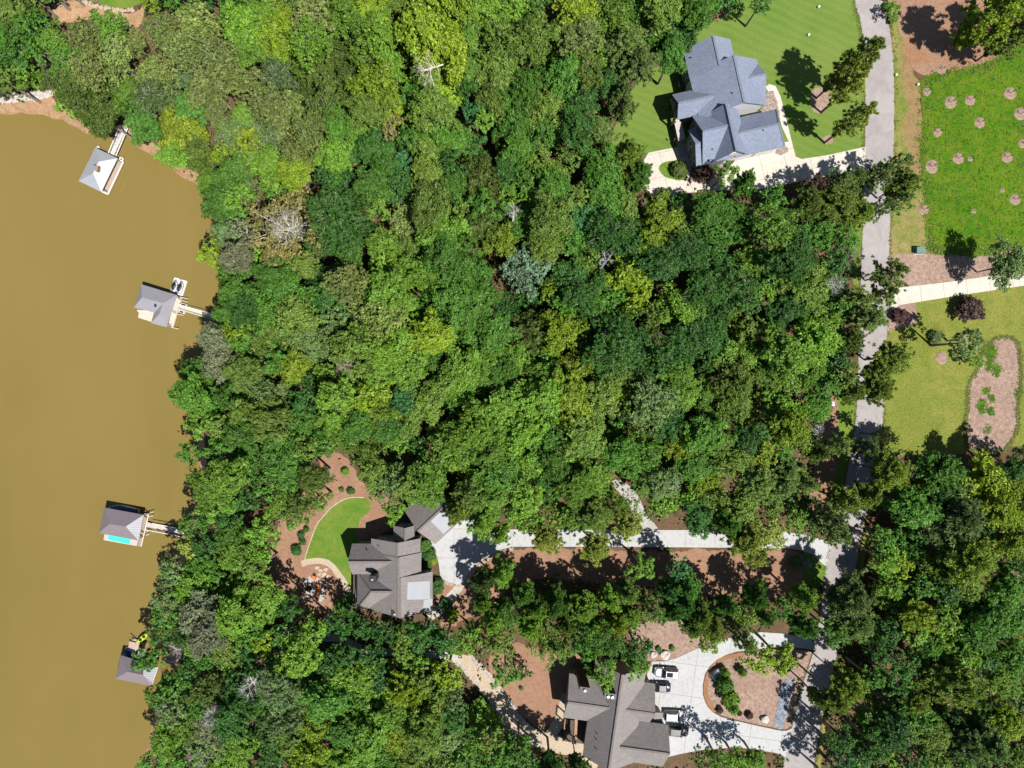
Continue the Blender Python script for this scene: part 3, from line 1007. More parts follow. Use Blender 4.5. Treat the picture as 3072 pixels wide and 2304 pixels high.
# ---- blue-grey house beside the road
h1 = House('large blue grey shingled house with many gables beside the mown lawn', (1900, 80), 3.318, (850, 800), R(12.5))
S_, D_, Wt = M['slate_shingle'], M['siding_dark'], M['siding_white']
K = M['ridge_slate']
wA = h1.wing([(585, 615), (1230, 325), (1310, 785)], 'v', (1045, 490), 5.6, 10.0, S_, Wt, cap=K)
wB = h1.wing([(505, 235), (965, 125), (560, 520)], 'v', (820, 210), 5.55, 8.9, S_, D_, cap=K)
wC = h1.wing([(385, 675), (440, 925), (760, 600)], 'u', (560, 735), 5.2, 7.7, S_, D_, insets=(2.3, 0.5, 0.5, 0.5), cap=K)
wD = h1.wing([(600, 880), (690, 1372), (985, 1300)], 'u', (800, 1015), 5.3, 9.2, S_, D_, inset=0.5, cap=K)
wE = h1.wing([(548, 1028), (625, 1388), (800, 1345)], 'u', (612, 1165), 5.0, 7.3, S_, D_, inset=0.48, cap=K)
wF = h1.wing([(800, 1345), (1140, 1255), (950, 830)], 'v', (985, 1040), 5.42, 9.7, S_, Wt, inset=0.52, cap=K)
wG = h1.wing([(1110, 890), (1385, 845), (1508, 1192), (1010, 1285)], 'u', (1250, 1010), 4.3, 7.6, S_, Wt, hips=(0, 1.6), inset=0.55, cap=K)
wH = h1.wing([(1235, 365), (1312, 742), (1050, 420)], 'u', (1215, 490), 5.48, 8.1, S_, Wt, inset=0.5, cap=K)
for f, z in ((0.25, 3.9), (0.5, 3.9), (0.75, 3.9), (0.3, 1.3), (0.7, 1.3)):
    h1.window(wB, 'w', f, z, 1.1, 1.4)
for f, z in ((0.18, 3.7), (0.34, 3.7), (0.75, 3.7)):
    h1.window(wD, 'w', f, z, 0.9, 1.5)
for f in (0.25, 0.72):
    h1.window(wE, 'w', f, 3.4, 1.0, 1.4)
    h1.window(wE, 'w', f, 1.2, 1.0, 1.4)
h1.window(wF, 's', 0.5, 6.2, 1.0, 1.2)
for f in (0.26, 0.72):
    h1.garage(wG, 's', f, 4.4)
h1.window(wH, 'e', 0.5, 3.6, 1.6, 1.4)
for x, y in ((570, 312), (983, 663), (1290, 1035), (785, 1222)):
    h1.vent(x, y)
# porch on the lake side: posts, beam and deck
for yy in (690, 800, 910):
    x, y, _ = h1.P(405, yy, 5.0)
    MB().box((x + 0.35, y, 2.4), (0.28, 0.28, 4.8)).build('post', M['wood_dark'], h1.root)
h1.box('porch_deck', [(372, 720), (470, 980)], 2.4, 2.6, M['deck_grey'])
h1.box('porch_deck', [(410, 960), (520, 1120)], 2.42, 2.62, M['deck_grey'])
x, y, _ = h1.P(530, 960, 0)
h1.box('patio', [(400, 1010), (545, 1290)], 0.0, 0.07, M['concrete_path'])
mbx = MB()
for k in range(3):
    x, y, _ = h1.P(405 + 45 * k, 1130, 2.0)
    mbx.box((x, y, 2.3), (0.16, 0.16, 1.0))
mbx.build('railing', M['wood_dark'], h1.root, kind='stuff')
bx_ = h1.P(1175, 870, 1.4)
MB().box((bx_[0], bx_[1], 0.9), (3.6, 0.35, 1.8)).build('planter_wall', M['red_lens'] if False else M['stone_wall'], h1.root)

# ---- taupe lakeside house
h2 = House('taupe shingled house beside the curved lawn, with an angled garage wing', (1020, 1460), 4.1475, (680, 1050), 0.0)
S_, W2, K = M['taupe_shingle'], M['siding_sage'], M['ridge_brown']
vA = h2.wing([(390, 820), (1010, 860), (700, 1540)], 'v', (725, 1100), 5.5, 9.2, S_, W2, cap=K)
vA1 = h2.wing([(388, 645), (1000, 700), (700, 850)], 'v', (715, 760), 5.35, 8.95, S_, W2, inset=0.5, cap=K)
vB = h2.wing([(165, 708), (150, 1090), (690, 900)], 'u', (390, 938), 5.2, 8.4, S_, W2, inset=0.52, cap=K)
vC = h2.wing([(238, 1066), (215, 1520), (760, 1500)], 'u', (480, 1310), 4.9, 8.5, S_, W2, hips=(3.2, 0), inset=0.55, cap=K)
vD = h2.wing([(470, 1058), (1152, 1545), (1130, 1060)], 'v', (748, 1300), 4.8, 9.0, S_, W2, inset=0.6, cap=K)
vN = h2.wing([(665, 485), (925, 500), (760, 760)], 'v', (812, 600), 5.1, 7.4, S_, W2, inset=0.42, cap=K)
rotg = R(43)
vG = h2.wing([(800, 300), (1300, 610), (1465, 270)], 'u', (1120, 412), 4.4, 7.6, S_, W2, rot=rotg, inset=0.5, cap=K)
# pale metal sheets over the porches: each a slab parallel to the slope it lies on
def on_slope(h, w, pts, m, lift=0.06, seams=0):
    T = w['T']
    L = []
    for x, y in pts:
        z = 6.0
        for _ in range(6):
            p = h.P(x, y, z, w['rot'])
            z = w['zat'](p[0], p[1])
        L.append(T((p[0], p[1], z + lift)))
    MB().shell(L, [tuple(range(len(L)))[::-1]] if (Vector(L[1]) - Vector(L[0])).cross(Vector(L[2]) - Vector(L[0])).z < 0 else [tuple(range(len(L)))], 0.05).build('metal_roof', m, h.root)
on_slope(h2, vD, [(842, 1188), (1120, 1170), (1118, 1400), (835, 1405)], M['metal_white'])
on_slope(h2, vD, [(1042, 1412), (1150, 1392), (1148, 1536), (1032, 1540)], M['metal_white'])
on_slope(h2, vG, [(1130, 428), (1290, 590), (1440, 440), (1270, 290)], M['metal_white'])
h2.chimney(405, 1150, 1.15, 1.0, 9.3, M['dark_metal'])
h2.chimney(685, 1580, 1.0, 0.9, 8.6, M['dark_metal'])
for x, y in ((480, 737), (337, 790)):
    h2.vent(x, y)
h2.window(vB, 'n', 0.45, 2.6, 2.2, 1.5)
h2.window(vA1, 'n', 0.35, 3.6, 1.9, 1.5)
h2.window(vA1, 'n', 0.62, 3.6, 1.9, 1.5)
h2.window(vN, 'n', 0.5, 3.5, 1.5, 1.5)
h2.window(vD, 'n', 0.85, 2.5, 1.3, 1.4)
for f in (0.2, 0.45, 0.7):
    h2.window(vD, 'e', f, 2.3, 1.2, 1.6)
h2.garage(vG, 's', 0.72, 4.2)
h2.box('deck', [(165, 1090), (245, 1500)], 2.2, 2.4, M['wood_dark'])
mbx = MB()
for k in range(12):
    x, y, _ = h2.P(205, 1095 + 36 * k, 3.3)
    mbx.box((x, y, 2.85), (0.09, 0.09, 0.95))
a, b = h2.P(205, 1092, 3.4), h2.P(195, 1500, 3.4)
mbx.beam((a[0], a[1], 3.35), (b[0], b[1], 3.35), 0.14, 0.1)
mbx.build('railing', M['metal_white'], h2.root, kind='stuff')
h2.box('deck_stair', [(188, 1380), (222, 1470)], 2.45, 2.6, M['deck_pale'])

# ---- brown-grey house at the lower edge
h3 = House('brown grey shingled house with two dark tall chimneys beside the white forecourt', (1660, 1944), 4.6075, (850, 950), R(-8))
S_, W3, K = M['brown_shingle'], M['siding_tan'], M['ridge_brown']
uA = h3.wing([(405, 1490), (1150, 1250), (640, 200)], 'v', (880, 900), 4.6, 8.9, S_, W3, cap=K)
uB = h3.wing([(220, 350), (160, 965), (760, 900)], 'u', (480, 790), 4.4, 7.7, S_, W3, inset=0.5, cap=K)
uC = h3.wing([(1265, 480), (1385, 490), (1330, 1030), (930, 800)], 'u', (1120, 873), 4.3, 7.4, S_, W3, inset=0.52, cap=K)
uD = h3.wing([(1320, 1030), (1590, 1062), (1505, 1640), (860, 1400)], 'u', (1200, 1410), 4.0, 7.7, S_, W3, inset=0.48, cap=K)
uP = h3.wing([(1330, 905), (1500, 1032), (1445, 885)], 'v', (1400, 960), 2.7, 3.1, S_, W3, inset=0.25)
h3.chimney(435, 578, 1.75, 0.85, 11.0, M['wood_dark'], 1)
h3.chimney(785, 665, 1.9, 0.9, 11.6, M['wood_dark'], 2)
for x, y in ((605, 1185), (597, 1265), (593, 1393)):
    h3.vent(x, y)
for f in (0.2, 0.45, 0.75):
    h3.window(uB, 'n', f, 2.6, 1.6, 1.5)
for f in (0.25, 0.6):
    h3.window(uB, 'w', f, 2.6, 1.3, 1.5)
h3.window(uC, 'n', 0.8, 2.4, 1.4, 1.4)
h3.window(uD, 'n', 0.75, 2.2, 1.4, 1.3)
for f in (0.28, 0.72):
    h3.garage(uD, 'e', f, 3.6)
# lake-side deck with a cedar beam
h3.box('deck', [(165, 985), (440, 1330)], 0.5, 0.7, M['wood_dark'])
for k, (xa, ya, xb, yb, m_, w_) in enumerate(((318, 985, 300, 1330, 'wood', 0.5), (165, 985, 150, 1120, 'wood', 0.16), (280, 1060, 265, 1330, 'wood_dark', 0.18))):
    a, b = h3.P(xa, ya, 3.4), h3.P(xb, yb, 3.4)
    MB().beam((a[0], a[1], 3.3), (b[0], b[1], 3.3), w_, 0.2).build('deck_beam', M[m_], h3.root)
for xx, yy in ((300, 1325), (155, 1115), (165, 990)):
    x, y, _ = h3.P(xx, yy, 3.2)
    MB().box((x, y, 1.6), (0.2, 0.2, 3.2)).build('post', M['wood'], h3.root)


# ------------------------------------------------------------------ boat docks
def seams(h, faces, spacing, m, parent, w=0.055, t=0.05):
    mb = MB()
    for f in faces:
        P = [Vector(p) for p in f]
        e = (P[1] - P[0]).normalized()                  # the eave runs along the first edge
        nrm = (P[1] - P[0]).cross(P[2] - P[0]).normalized()
        if nrm.z < 0:
            nrm = -nrm
        s = nrm.cross(e).normalized()
        L = [((p - P[0]).dot(e), (p - P[0]).dot(s)) for p in P]
        x0, x1 = min(p[0] for p in L), max(p[0] for p in L)
        k = x0 + spacing * 0.5
        while k < x1:
            ys = []
            for i in range(len(L)):
                a, b = L[i], L[(i + 1) % len(L)]
                if (a[0] <= k) != (b[0] <= k):
                    ys.append(a[1] + (k - a[0]) / (b[0] - a[0]) * (b[1] - a[1]))
            if len(ys) == 2 and abs(ys[0] - ys[1]) > 0.2:
                mb.beam(P[0] + e * k + s * min(ys) + nrm * 0.01, P[0] + e * k + s * max(ys) + nrm * 0.01, w, t)
            k += spacing
    mb.build('seam', m, parent, kind='stuff')


class Dock:
    def __init__(self, label, origin, scale, centre):
        self.o, self.s = origin, scale
        self.c = at(origin[0] + centre[0] / scale, origin[1] + centre[1] / scale, WZ)
        self.root = thing('boat_dock', label, 'dock', self.c, 0, 'roofed docks along the shore')

    def P(self, x, y, z):
        """crop pixel at world height z, in the dock's own frame (z from the water up)"""
        p = at(self.o[0] + x / self.s, self.o[1] + y / self.s, z) - self.c
        return (p.x, p.y, z - WZ)

    def slab(self, name, pts, z0, z1, m, parent=None):
        poly = [self.P(x, y, z1)[:2] for x, y in pts]
        a = sum(poly[i][0] * poly[(i + 1) % len(poly)][1] - poly[(i + 1) % len(poly)][0] * poly[i][1] for i in range(len(poly)))
        if a < 0:
            poly = poly[::-1]
        return MB().prism(poly, z0 - WZ, z1 - WZ).build(name, m, parent or self.root)

    def roof(self, V, faces, m, seam_m=None, spacing=0.46):
        vs = [self.P(*v) for v in V]
        fs = []
        for f in faces:
            a, b, c = (Vector(vs[i]) for i in f[:3])
            fs.append(tuple(f) if (b - a).cross(c - a).z > 0 else tuple(f)[::-1])
        roof = MB().shell(vs, fs, 0.14).build('roof', m, self.root)
        polys = []
        for f in faces:
            polys.append([vs[i] for i in f])
        seams(self, polys, spacing, seam_m or m, roof)
        return roof

    def post(self, pts, z1, r=0.09, m=None):
        for x, y in pts:
            p = self.P(x, y, z1)
            MB().tube([(p[0], p[1], -0.6), (p[0], p[1], z1 - WZ)], r, 8).build('post', m or M['metal_silver'], self.root)

    def bar(self, name, pts, z, w, m, h=None):
        mb = MB()
        for i in range(0, len(pts), 2):
            a = self.P(*pts[i], z if not hasattr(z, '__len__') else z[0])
            b = self.P(*pts[i + 1], z if not hasattr(z, '__len__') else z[1])
            mb.beam(a, b, w, h or w)
        return mb.build(name, m, self.root)

    def truss(self, a0, b0, a1, b1, z0, z1, m, n=9):
        """side truss of a gangway: lower chord a0-b0, upper chord a1-b1 (crop pixels), zig-zag between them"""
        mb = MB()
        A0, B0 = Vector(self.P(*a0, z0[0])), Vector(self.P(*b0, z0[1]))
        A1, B1 = Vector(self.P(*a1, z1[0])), Vector(self.P(*b1, z1[1]))
        mb.beam(A0, B0, 0.14)
        mb.beam(A1, B1, 0.14)
        for k in range(n):
            lo, hi = A0.lerp(B0, k / n), A1.lerp(B1, (k + 0.5) / n)
            mb.beam(lo, hi, 0.08)
            mb.beam(hi, A0.lerp(B0, (k + 1) / n), 0.08)
        return mb.build('truss', m, self.root)


DZ, EZ = -0.45, 1.7
k1 = Dock('pale square metal roofed dock nearest the sandy shore, with white trussed gangway', (220, 340), 6.635, (490, 1120))
k1.roof([(105, 1345, EZ), (555, 1565, EZ), (880, 892, EZ), (435, 680, EZ), (395, 1190, 3.3), (505, 965, 3.3)],
        [(0, 1, 4), (1, 2, 5, 4), (2, 3, 5), (3, 0, 4, 5)], M['metal_white'])
for k, (xa, ya) in enumerate(((105, 1345), (435, 680), (880, 892), (555, 1565))):
    pass
k1.slab('deck', [(150, 1330), (690, 1612), (995, 968), (450, 700)], DZ - 0.35, DZ, M['deck_tan'])
k1.bar('deck_fascia', [(690, 1612), (995, 968), (560, 1555), (690, 1612), (880, 905), (995, 968)], DZ + 0.05, 0.22, M['white'])
k1.post([(150, 1310), (450, 730), (840, 910), (560, 1510)], EZ)
k1.bar('mooring_bracket', [(470, 690), (500, 655), (500, 655), (520, 690), (900, 905), (960, 880), (960, 880), (995, 905), (995, 905), (965, 960)], DZ + 0.1, 0.2, M['white'])
k1.slab('cupola', [(440, 1060), (490, 1040), (470, 1150), (425, 1145)], 3.0, 3.9, M['wood'])
k1.slab('weathervane', [(400, 1010), (455, 1035), (450, 1045), (395, 1020)], 3.9, 3.96, M['dark_metal'])
k1.slab('gangway_deck', [(740, 810), (800, 840), (1035, 250), (980, 240)], DZ - 0.1, DZ + 0.02, M['deck_grey'])
k1.truss((740, 815), (985, 240), (695, 795), (930, 235), (DZ, 0.1), (DZ + 1.1, 1.2), M['white'])
k1.truss((795, 840), (1060, 235), (848, 850), (1170, 90), (DZ, 0.1), (DZ + 1.1, 1.2), M['white'])

k2 = Dock('grey cross hipped dock with two jet skis tied at its side', (390, 820), 7.373, (560, 720))
k2.roof([(85, 755, EZ), (540, 868, EZ), (462, 1100, EZ), (808, 1192, EZ), (1038, 482, EZ), (250, 242, EZ), (265, 530, 3.5), (725, 662, 3.5), (660, 890, 3.4)],
        [(0, 1, 7, 6), (1, 2, 8, 7), (2, 3, 8), (3, 4, 7, 8), (4, 5, 6, 7), (5, 0, 6)], M['metal_silver'])
k2.slab('deck', [(830, 1172), (945, 1208), (1145, 530), (1030, 490)], DZ - 0.35, DZ, M['deck_pale'])
k2.slab('deck', [(160, 800), (540, 840), (520, 880), (470, 1072), (180, 980), (195, 860), (165, 845)], DZ - 0.35, DZ + 0.01, M['deck_pale'])
k2.slab('boat_slip_frame', [(260, 300), (1000, 520), (800, 1150), (500, 1060), (540, 880), (120, 760)], DZ - 0.4, DZ - 0.2, M['wood_dark'])
k2.post([(270, 300), (990, 510), (130, 750), (780, 1160), (490, 1070)], EZ)
k2.slab('gangway_deck', [(1070, 690), (1060, 780), (1990, 1040), (2010, 950)], DZ - 0.1, DZ + 0.03, M['deck_pale'])
k2.bar('handrail', [(1060, 790), (1980, 1070), (1080, 690), (2010, 945)], (DZ + 0.95, 1.0), 0.09, M['white'])
k2.bar('deck_rail', [(1030, 510), (905, 870), (905, 870), (840, 1130), (1030, 510), (1120, 590), (940, 840), (1020, 890), (840, 1130), (920, 1180)], DZ + 1.0, 0.1, M['dark_metal'])
k2.slab('jet_ski_float', [(880, 430), (1040, 470), (1110, 170), (1100, 120), (990, 90), (970, 130)], WZ - 0.05, WZ + 0.2, M['white'])
k2.slab('jet_ski_float', [(1052, 470), (1160, 500), (1262, 175), (1225, 160), (1130, 135), (1120, 180)], WZ - 0.05, WZ + 0.2, M['white'])
for pts in (((1130, 650), (1250, 680), (1230, 740), (1110, 700)), ((1085, 810), (1205, 845), (1185, 900), (1070, 860))):
    q = [(sum(p[0] for p in pts) / 4, sum(p[1] for p in pts) / 4)]
    k2.slab('float_box', pts, WZ - 0.1, DZ + 0.02, M['white'])
    k2.slab('float_lid', [(q[0][0] + (x - q[0][0]) * 0.7, q[0][1] + (y - q[0][1]) * 0.6) for x, y in pts], DZ, DZ + 0.05, M['dark_metal'])
k2.bar('spud_pole', [(1140, 530), (1285, 565), (1150, 600), (1275, 635), (1060, 905), (1185, 930), (960, 1205), (1075, 1232)], DZ + 0.3, 0.11, M['deck_pale'])
k2.slab('skylight', [(535, 665), (580, 658), (572, 745), (535, 742)], 2.95, 3.14, M['dark_metal'])

k3 = Dock('mauve hip roofed dock with turquoise mat on its open deck', (280, 1490), 7.373, (600, 640))
k3.roof([(120, 805, EZ), (1000, 972, EZ), (1112, 402, EZ), (242, 242, EZ), (355, 608, 3.5), (715, 662, 3.5)],
        [(0, 1, 5, 4), (1, 2, 5), (2, 3, 4, 5), (3, 0, 4)], M['metal_mauve'])
on = [(1000, 972, EZ + 0.02), (1112, 402, EZ + 0.02), (717, 662, 3.52)]
vs = [k3.P(*v) for v in on]
MB().shell(vs, [(0, 1, 2)], 0.03).build('end_panel', M['metal_white'], k3.root)
k3.slab('deck', [(250, 800), (225, 960), (960, 1092), (1000, 900)], DZ - 0.35, DZ, M['deck_grey'])
k3.slab('mat', [(345, 800), (320, 950), (800, 1055), (835, 890)], DZ, DZ + 0.05, M['turquoise'])
k3.slab('deck', [(985, 1090), (1060, 1105), (1228, 385), (1120, 365)], DZ - 0.35, DZ + 0.01, M['deck_brown'])
k3.slab('boat_slip_frame', [(260, 300), (1080, 430), (980, 930), (180, 770)], DZ - 0.4, DZ - 0.2, M['wood_dark'])
k3.post([(250, 300), (1080, 420), (160, 770), (960, 930)], EZ)
k3.bar('deck_rail', [(1225, 390), (1060, 1100)], DZ + 0.95, 0.12, M['white'])
k3.bar('spud_pole', [(1150, 395), (1345, 335), (1230, 445), (1330, 425), (1170, 780), (1240, 755), (1170, 855), (1240, 830)], DZ + 0.4, 0.1, M['deck_pale'])
k3.bar('mooring_brace', [(1110, 420), (1180, 465), (1050, 750), (1110, 800), (1040, 840), (1080, 880), (1010, 920), (1090, 890)], DZ + 0.25, 0.13, M['wood_dark'])
k3.slab('gangway_deck', [(1170, 555), (1150, 700), (1300, 700), (1720, 790), (2000, 860), (2020, 740), (1700, 660), (1350, 610)], DZ - 0.1, DZ + 0.03, M['deck_grey'])
k3.bar('handrail', [(1150, 735), (1720, 840), (1720, 840), (2000, 905), (1300, 590), (1820, 690)], (DZ + 0.9, DZ + 0.95), 0.11, M['white'])
k3.bar('gangway_brace', [(1190, 700), (1300, 740), (1400, 720), (1500, 760), (1550, 740), (1700, 800)], DZ + 0.3, 0.08, M['dark_metal'])

k4 = Dock('small L roofed dock half hidden by trees, with a tan platform', (330, 1880), 7.373, (560, 930))
k4.roof([(120, 1150, EZ), (885, 1308, EZ), (940, 1275, EZ), (1062, 900, EZ), (1000, 760, EZ), (650, 690, EZ), (242, 632, EZ), (385, 1000, 3.4), (725, 1064, 3.4)],
        [(0, 1, 8, 7), (2, 3, 8), (3, 6, 7, 8), (6, 0, 7), (1, 2, 8)], M['metal_mauve'])
vs = [k4.P(*v) for v in [(940, 1275, EZ + 0.02), (1066, 900, EZ + 0.02), (752, 905, 2.9), (726, 1064, 3.42)]]
MB().shell(vs, [(0, 1, 2, 3)], 0.03).build('end_panel', M['metal_white'], k4.root)
k4.slab('side_roof', [(585, 690), (700, 705), (790, 500), (640, 480)], EZ - 0.35, EZ - 0.2, M['metal_mauve'])
k4.slab('platform', [(400, 485), (620, 520), (645, 370), (425, 325)], DZ - 0.3, DZ + 0.1, M['deck_tan'])
k4.slab('platform_step', [(480, 265), (610, 290), (600, 330), (478, 300)], DZ - 0.3, DZ - 0.05, M['deck_tan'])
k4.slab('boat_slip_frame', [(260, 660), (980, 780), (880, 1260), (160, 1120)], DZ - 0.4, DZ - 0.2, M['wood_dark'])
k4.bar('slip_rail', [(640, 360), (830, 405), (640, 480), (760, 420)], DZ + 0.2, 0.09, M['deck_grey'])
k4.post([(260, 660), (150, 1120), (860, 1260), (600, 700), (420, 340)], EZ - 0.3)
k4.slab('gangway_deck', [(1180, 600), (1160, 700), (1560, 800), (1590, 690)], DZ - 0.05, DZ + 0.1, M['deck_brown'])
k4.bar('handrail', [(1240, 755), (1560, 835), (1010, 670), (1160, 595)], (DZ + 0.9, DZ + 1.0), 0.13, M['white'])


# ------------------------------------------------------------------ boats
def hull(mb, L, W, h, z=0.0, n=9, bow=0.55, stern=0.75):
    rings = []
    for i in range(n):
        t = i / (n - 1)
        x = (t - 0.5) * L
        w = W / 2 * (stern + (1 - stern) * math.sin(min(1, t / 0.5) * math.pi / 2)) if t < 0.5 else W / 2 * max(0.03, (1 - ((t - 0.5) / 0.5) ** (2 / bow * 0.6)))
        k = z + 0.25 * h * max(0, t - 0.6)
        rings.append([(x, -w * 0.55, k), (x, -w, k + h * 0.6), (x, -w * 0.92, k + h), (x, w * 0.92, k + h), (x, w, k + h * 0.6), (x, w * 0.55, k)])
    mb.loft(rings)
    return mb


def head(px0, px1, z=0.0):
    a, b = at(*px0, z), at(*px1, z)
    return (a + b) / 2, math.atan2((b - a).y, (b - a).x), (b - a).length


def full(o, s, x, y):
    return (o[0] + x / s, o[1] + y / s)


def jet_ski(p_stern, p_bow, label):
    c, a, L = head(p_stern, p_bow, WZ + 0.2)
    r = thing('jet_ski', label, 'jet ski', c, a, 'jet skis at the grey dock')
    hull(MB(), L, 1.15, 0.45, 0.0, 11, 0.5, 0.8).build('hull', M['car_silver'], r, True)
    hull(MB(), L * 0.62, 0.8, 0.3, 0.45, 9, 0.5, 0.7).build('cowl', M['dark_metal'], r, True)
    MB().box((-L * 0.14, 0, 0.82), (L * 0.36, 0.34, 0.22), 0, 0.8).build('saddle', M['black'], r)
    hb = MB()
    hb.beam((L * 0.1, -0.38, 0.95), (L * 0.1, 0.38, 0.95), 0.07)
    hb.beam((L * 0.16, 0, 0.72), (L * 0.1, 0, 0.95), 0.12)
    hb.build('handlebar', M['black'], r)
    for s in (-1, 1):
        MB().beam((-L * 0.35, s * 0.42, 0.47), (L * 0.3, s * 0.3, 0.55), 0.12, 0.06).build('trim_stripe', M['white'], r)


O2, S2 = (390, 820), 7.373
jet_ski(full(O2, S2, 965, 420), full(O2, S2, 1040, 150), 'silver and black jet ski on white float, the one nearer the grey roof')
jet_ski(full(O2, S2, 1090, 450), full(O2, S2, 1175, 180), 'silver and black jet ski on white float, the one on the shore side')


def kayak(p0, p1, w, z, m, label, name='kayak'):
    c, a, L = head(p0, p1, z)
    r = thing(name, label, name, c, a)
    mb = MB()
    rings = []
    for i in range(13):
        t = i / 12
        ww = w / 2 * max(0.04, math.sin(t * math.pi) ** 0.7)
        x = (t - 0.5) * L
        k = 0.12 * (2 * t - 1) ** 4
        rings.append([(x, -ww * 0.5, k), (x, -ww, 0.2 + k), (x, -ww * 0.6, 0.32 + k), (x, ww * 0.6, 0.32 + k), (x, ww, 0.2 + k), (x, ww * 0.5, k)])
    mb.loft(rings)
    mb.build('hull', m, r, True)
    for t in (-0.16, 0.14):
        MB().prism([(t * L + 0.38 * math.cos(q), 0.22 * w * 1.6 * math.sin(q)) for q in [k * math.pi / 5 for k in range(10)]], 0.30, 0.345, 0.9).build('seat_well', M['black'], r)


O4, S4 = (330, 1880), 7.373
kayak(full(O4, S4, 600, 350), full(O4, S4, 862, 130), 0.95, -0.3, M['lime'], 'lime green kayak leaning off the tan dock platform')
kayak(full(O4, S4, 1750, 690), full(O4, S4, 1925, 790), 1.0, 0.3, M['red'], 'red canoe under the trees at the gangway landing', 'canoe')


def covered_boat(p0, p1, W, label, z=WZ):
    c, a, L = head(p0, p1, z)
    r = thing('boat', label, 'boat', c, a, 'boats under blue covers')
    hull(MB(), L, W, 0.7, -0.15, 11, 0.55, 0.85).build('hull', M['white'], r, True)
    rings = []
    for i in range(9):
        t = i / 8
        x = (t - 0.5) * L * 0.97
        w = W / 2 * (0.85 if t < 0.5 else max(0.08, 0.95 * (1 - ((t - 0.5) / 0.5) ** 2.4)))
        zz = 0.75 + 0.35 * math.sin(math.pi * min(1, t * 1.1)) * (1 if t < 0.9 else 0.5)
        rings.append([(x, -w, 0.5), (x, -w * 0.6, zz * 0.92), (x, 0, zz), (x, w * 0.6, zz * 0.92), (x, w, 0.5)])
    MB().loft(rings).build('cover', M['blue_cover'], r, True)
    for t in (-0.25, 0.05, 0.3):
        MB().beam((t * L, -W * 0.42, 0.86), (t * L, W * 0.42, 0.86), 0.05, 0.08).build('strap', M['black'], r)


covered_boat(full((280, 1490), 7.373, 1020, 395), full((280, 1490), 7.373, 300, 262), 2.6, 'boat under a dark blue cover, showing along the mauve dock roof edge')
covered_boat(full(O4, S4, 580, 615), full(O4, S4, 300, 570), 3.3, 'boat under a dark blue cover, in the slip beside the tan platform')


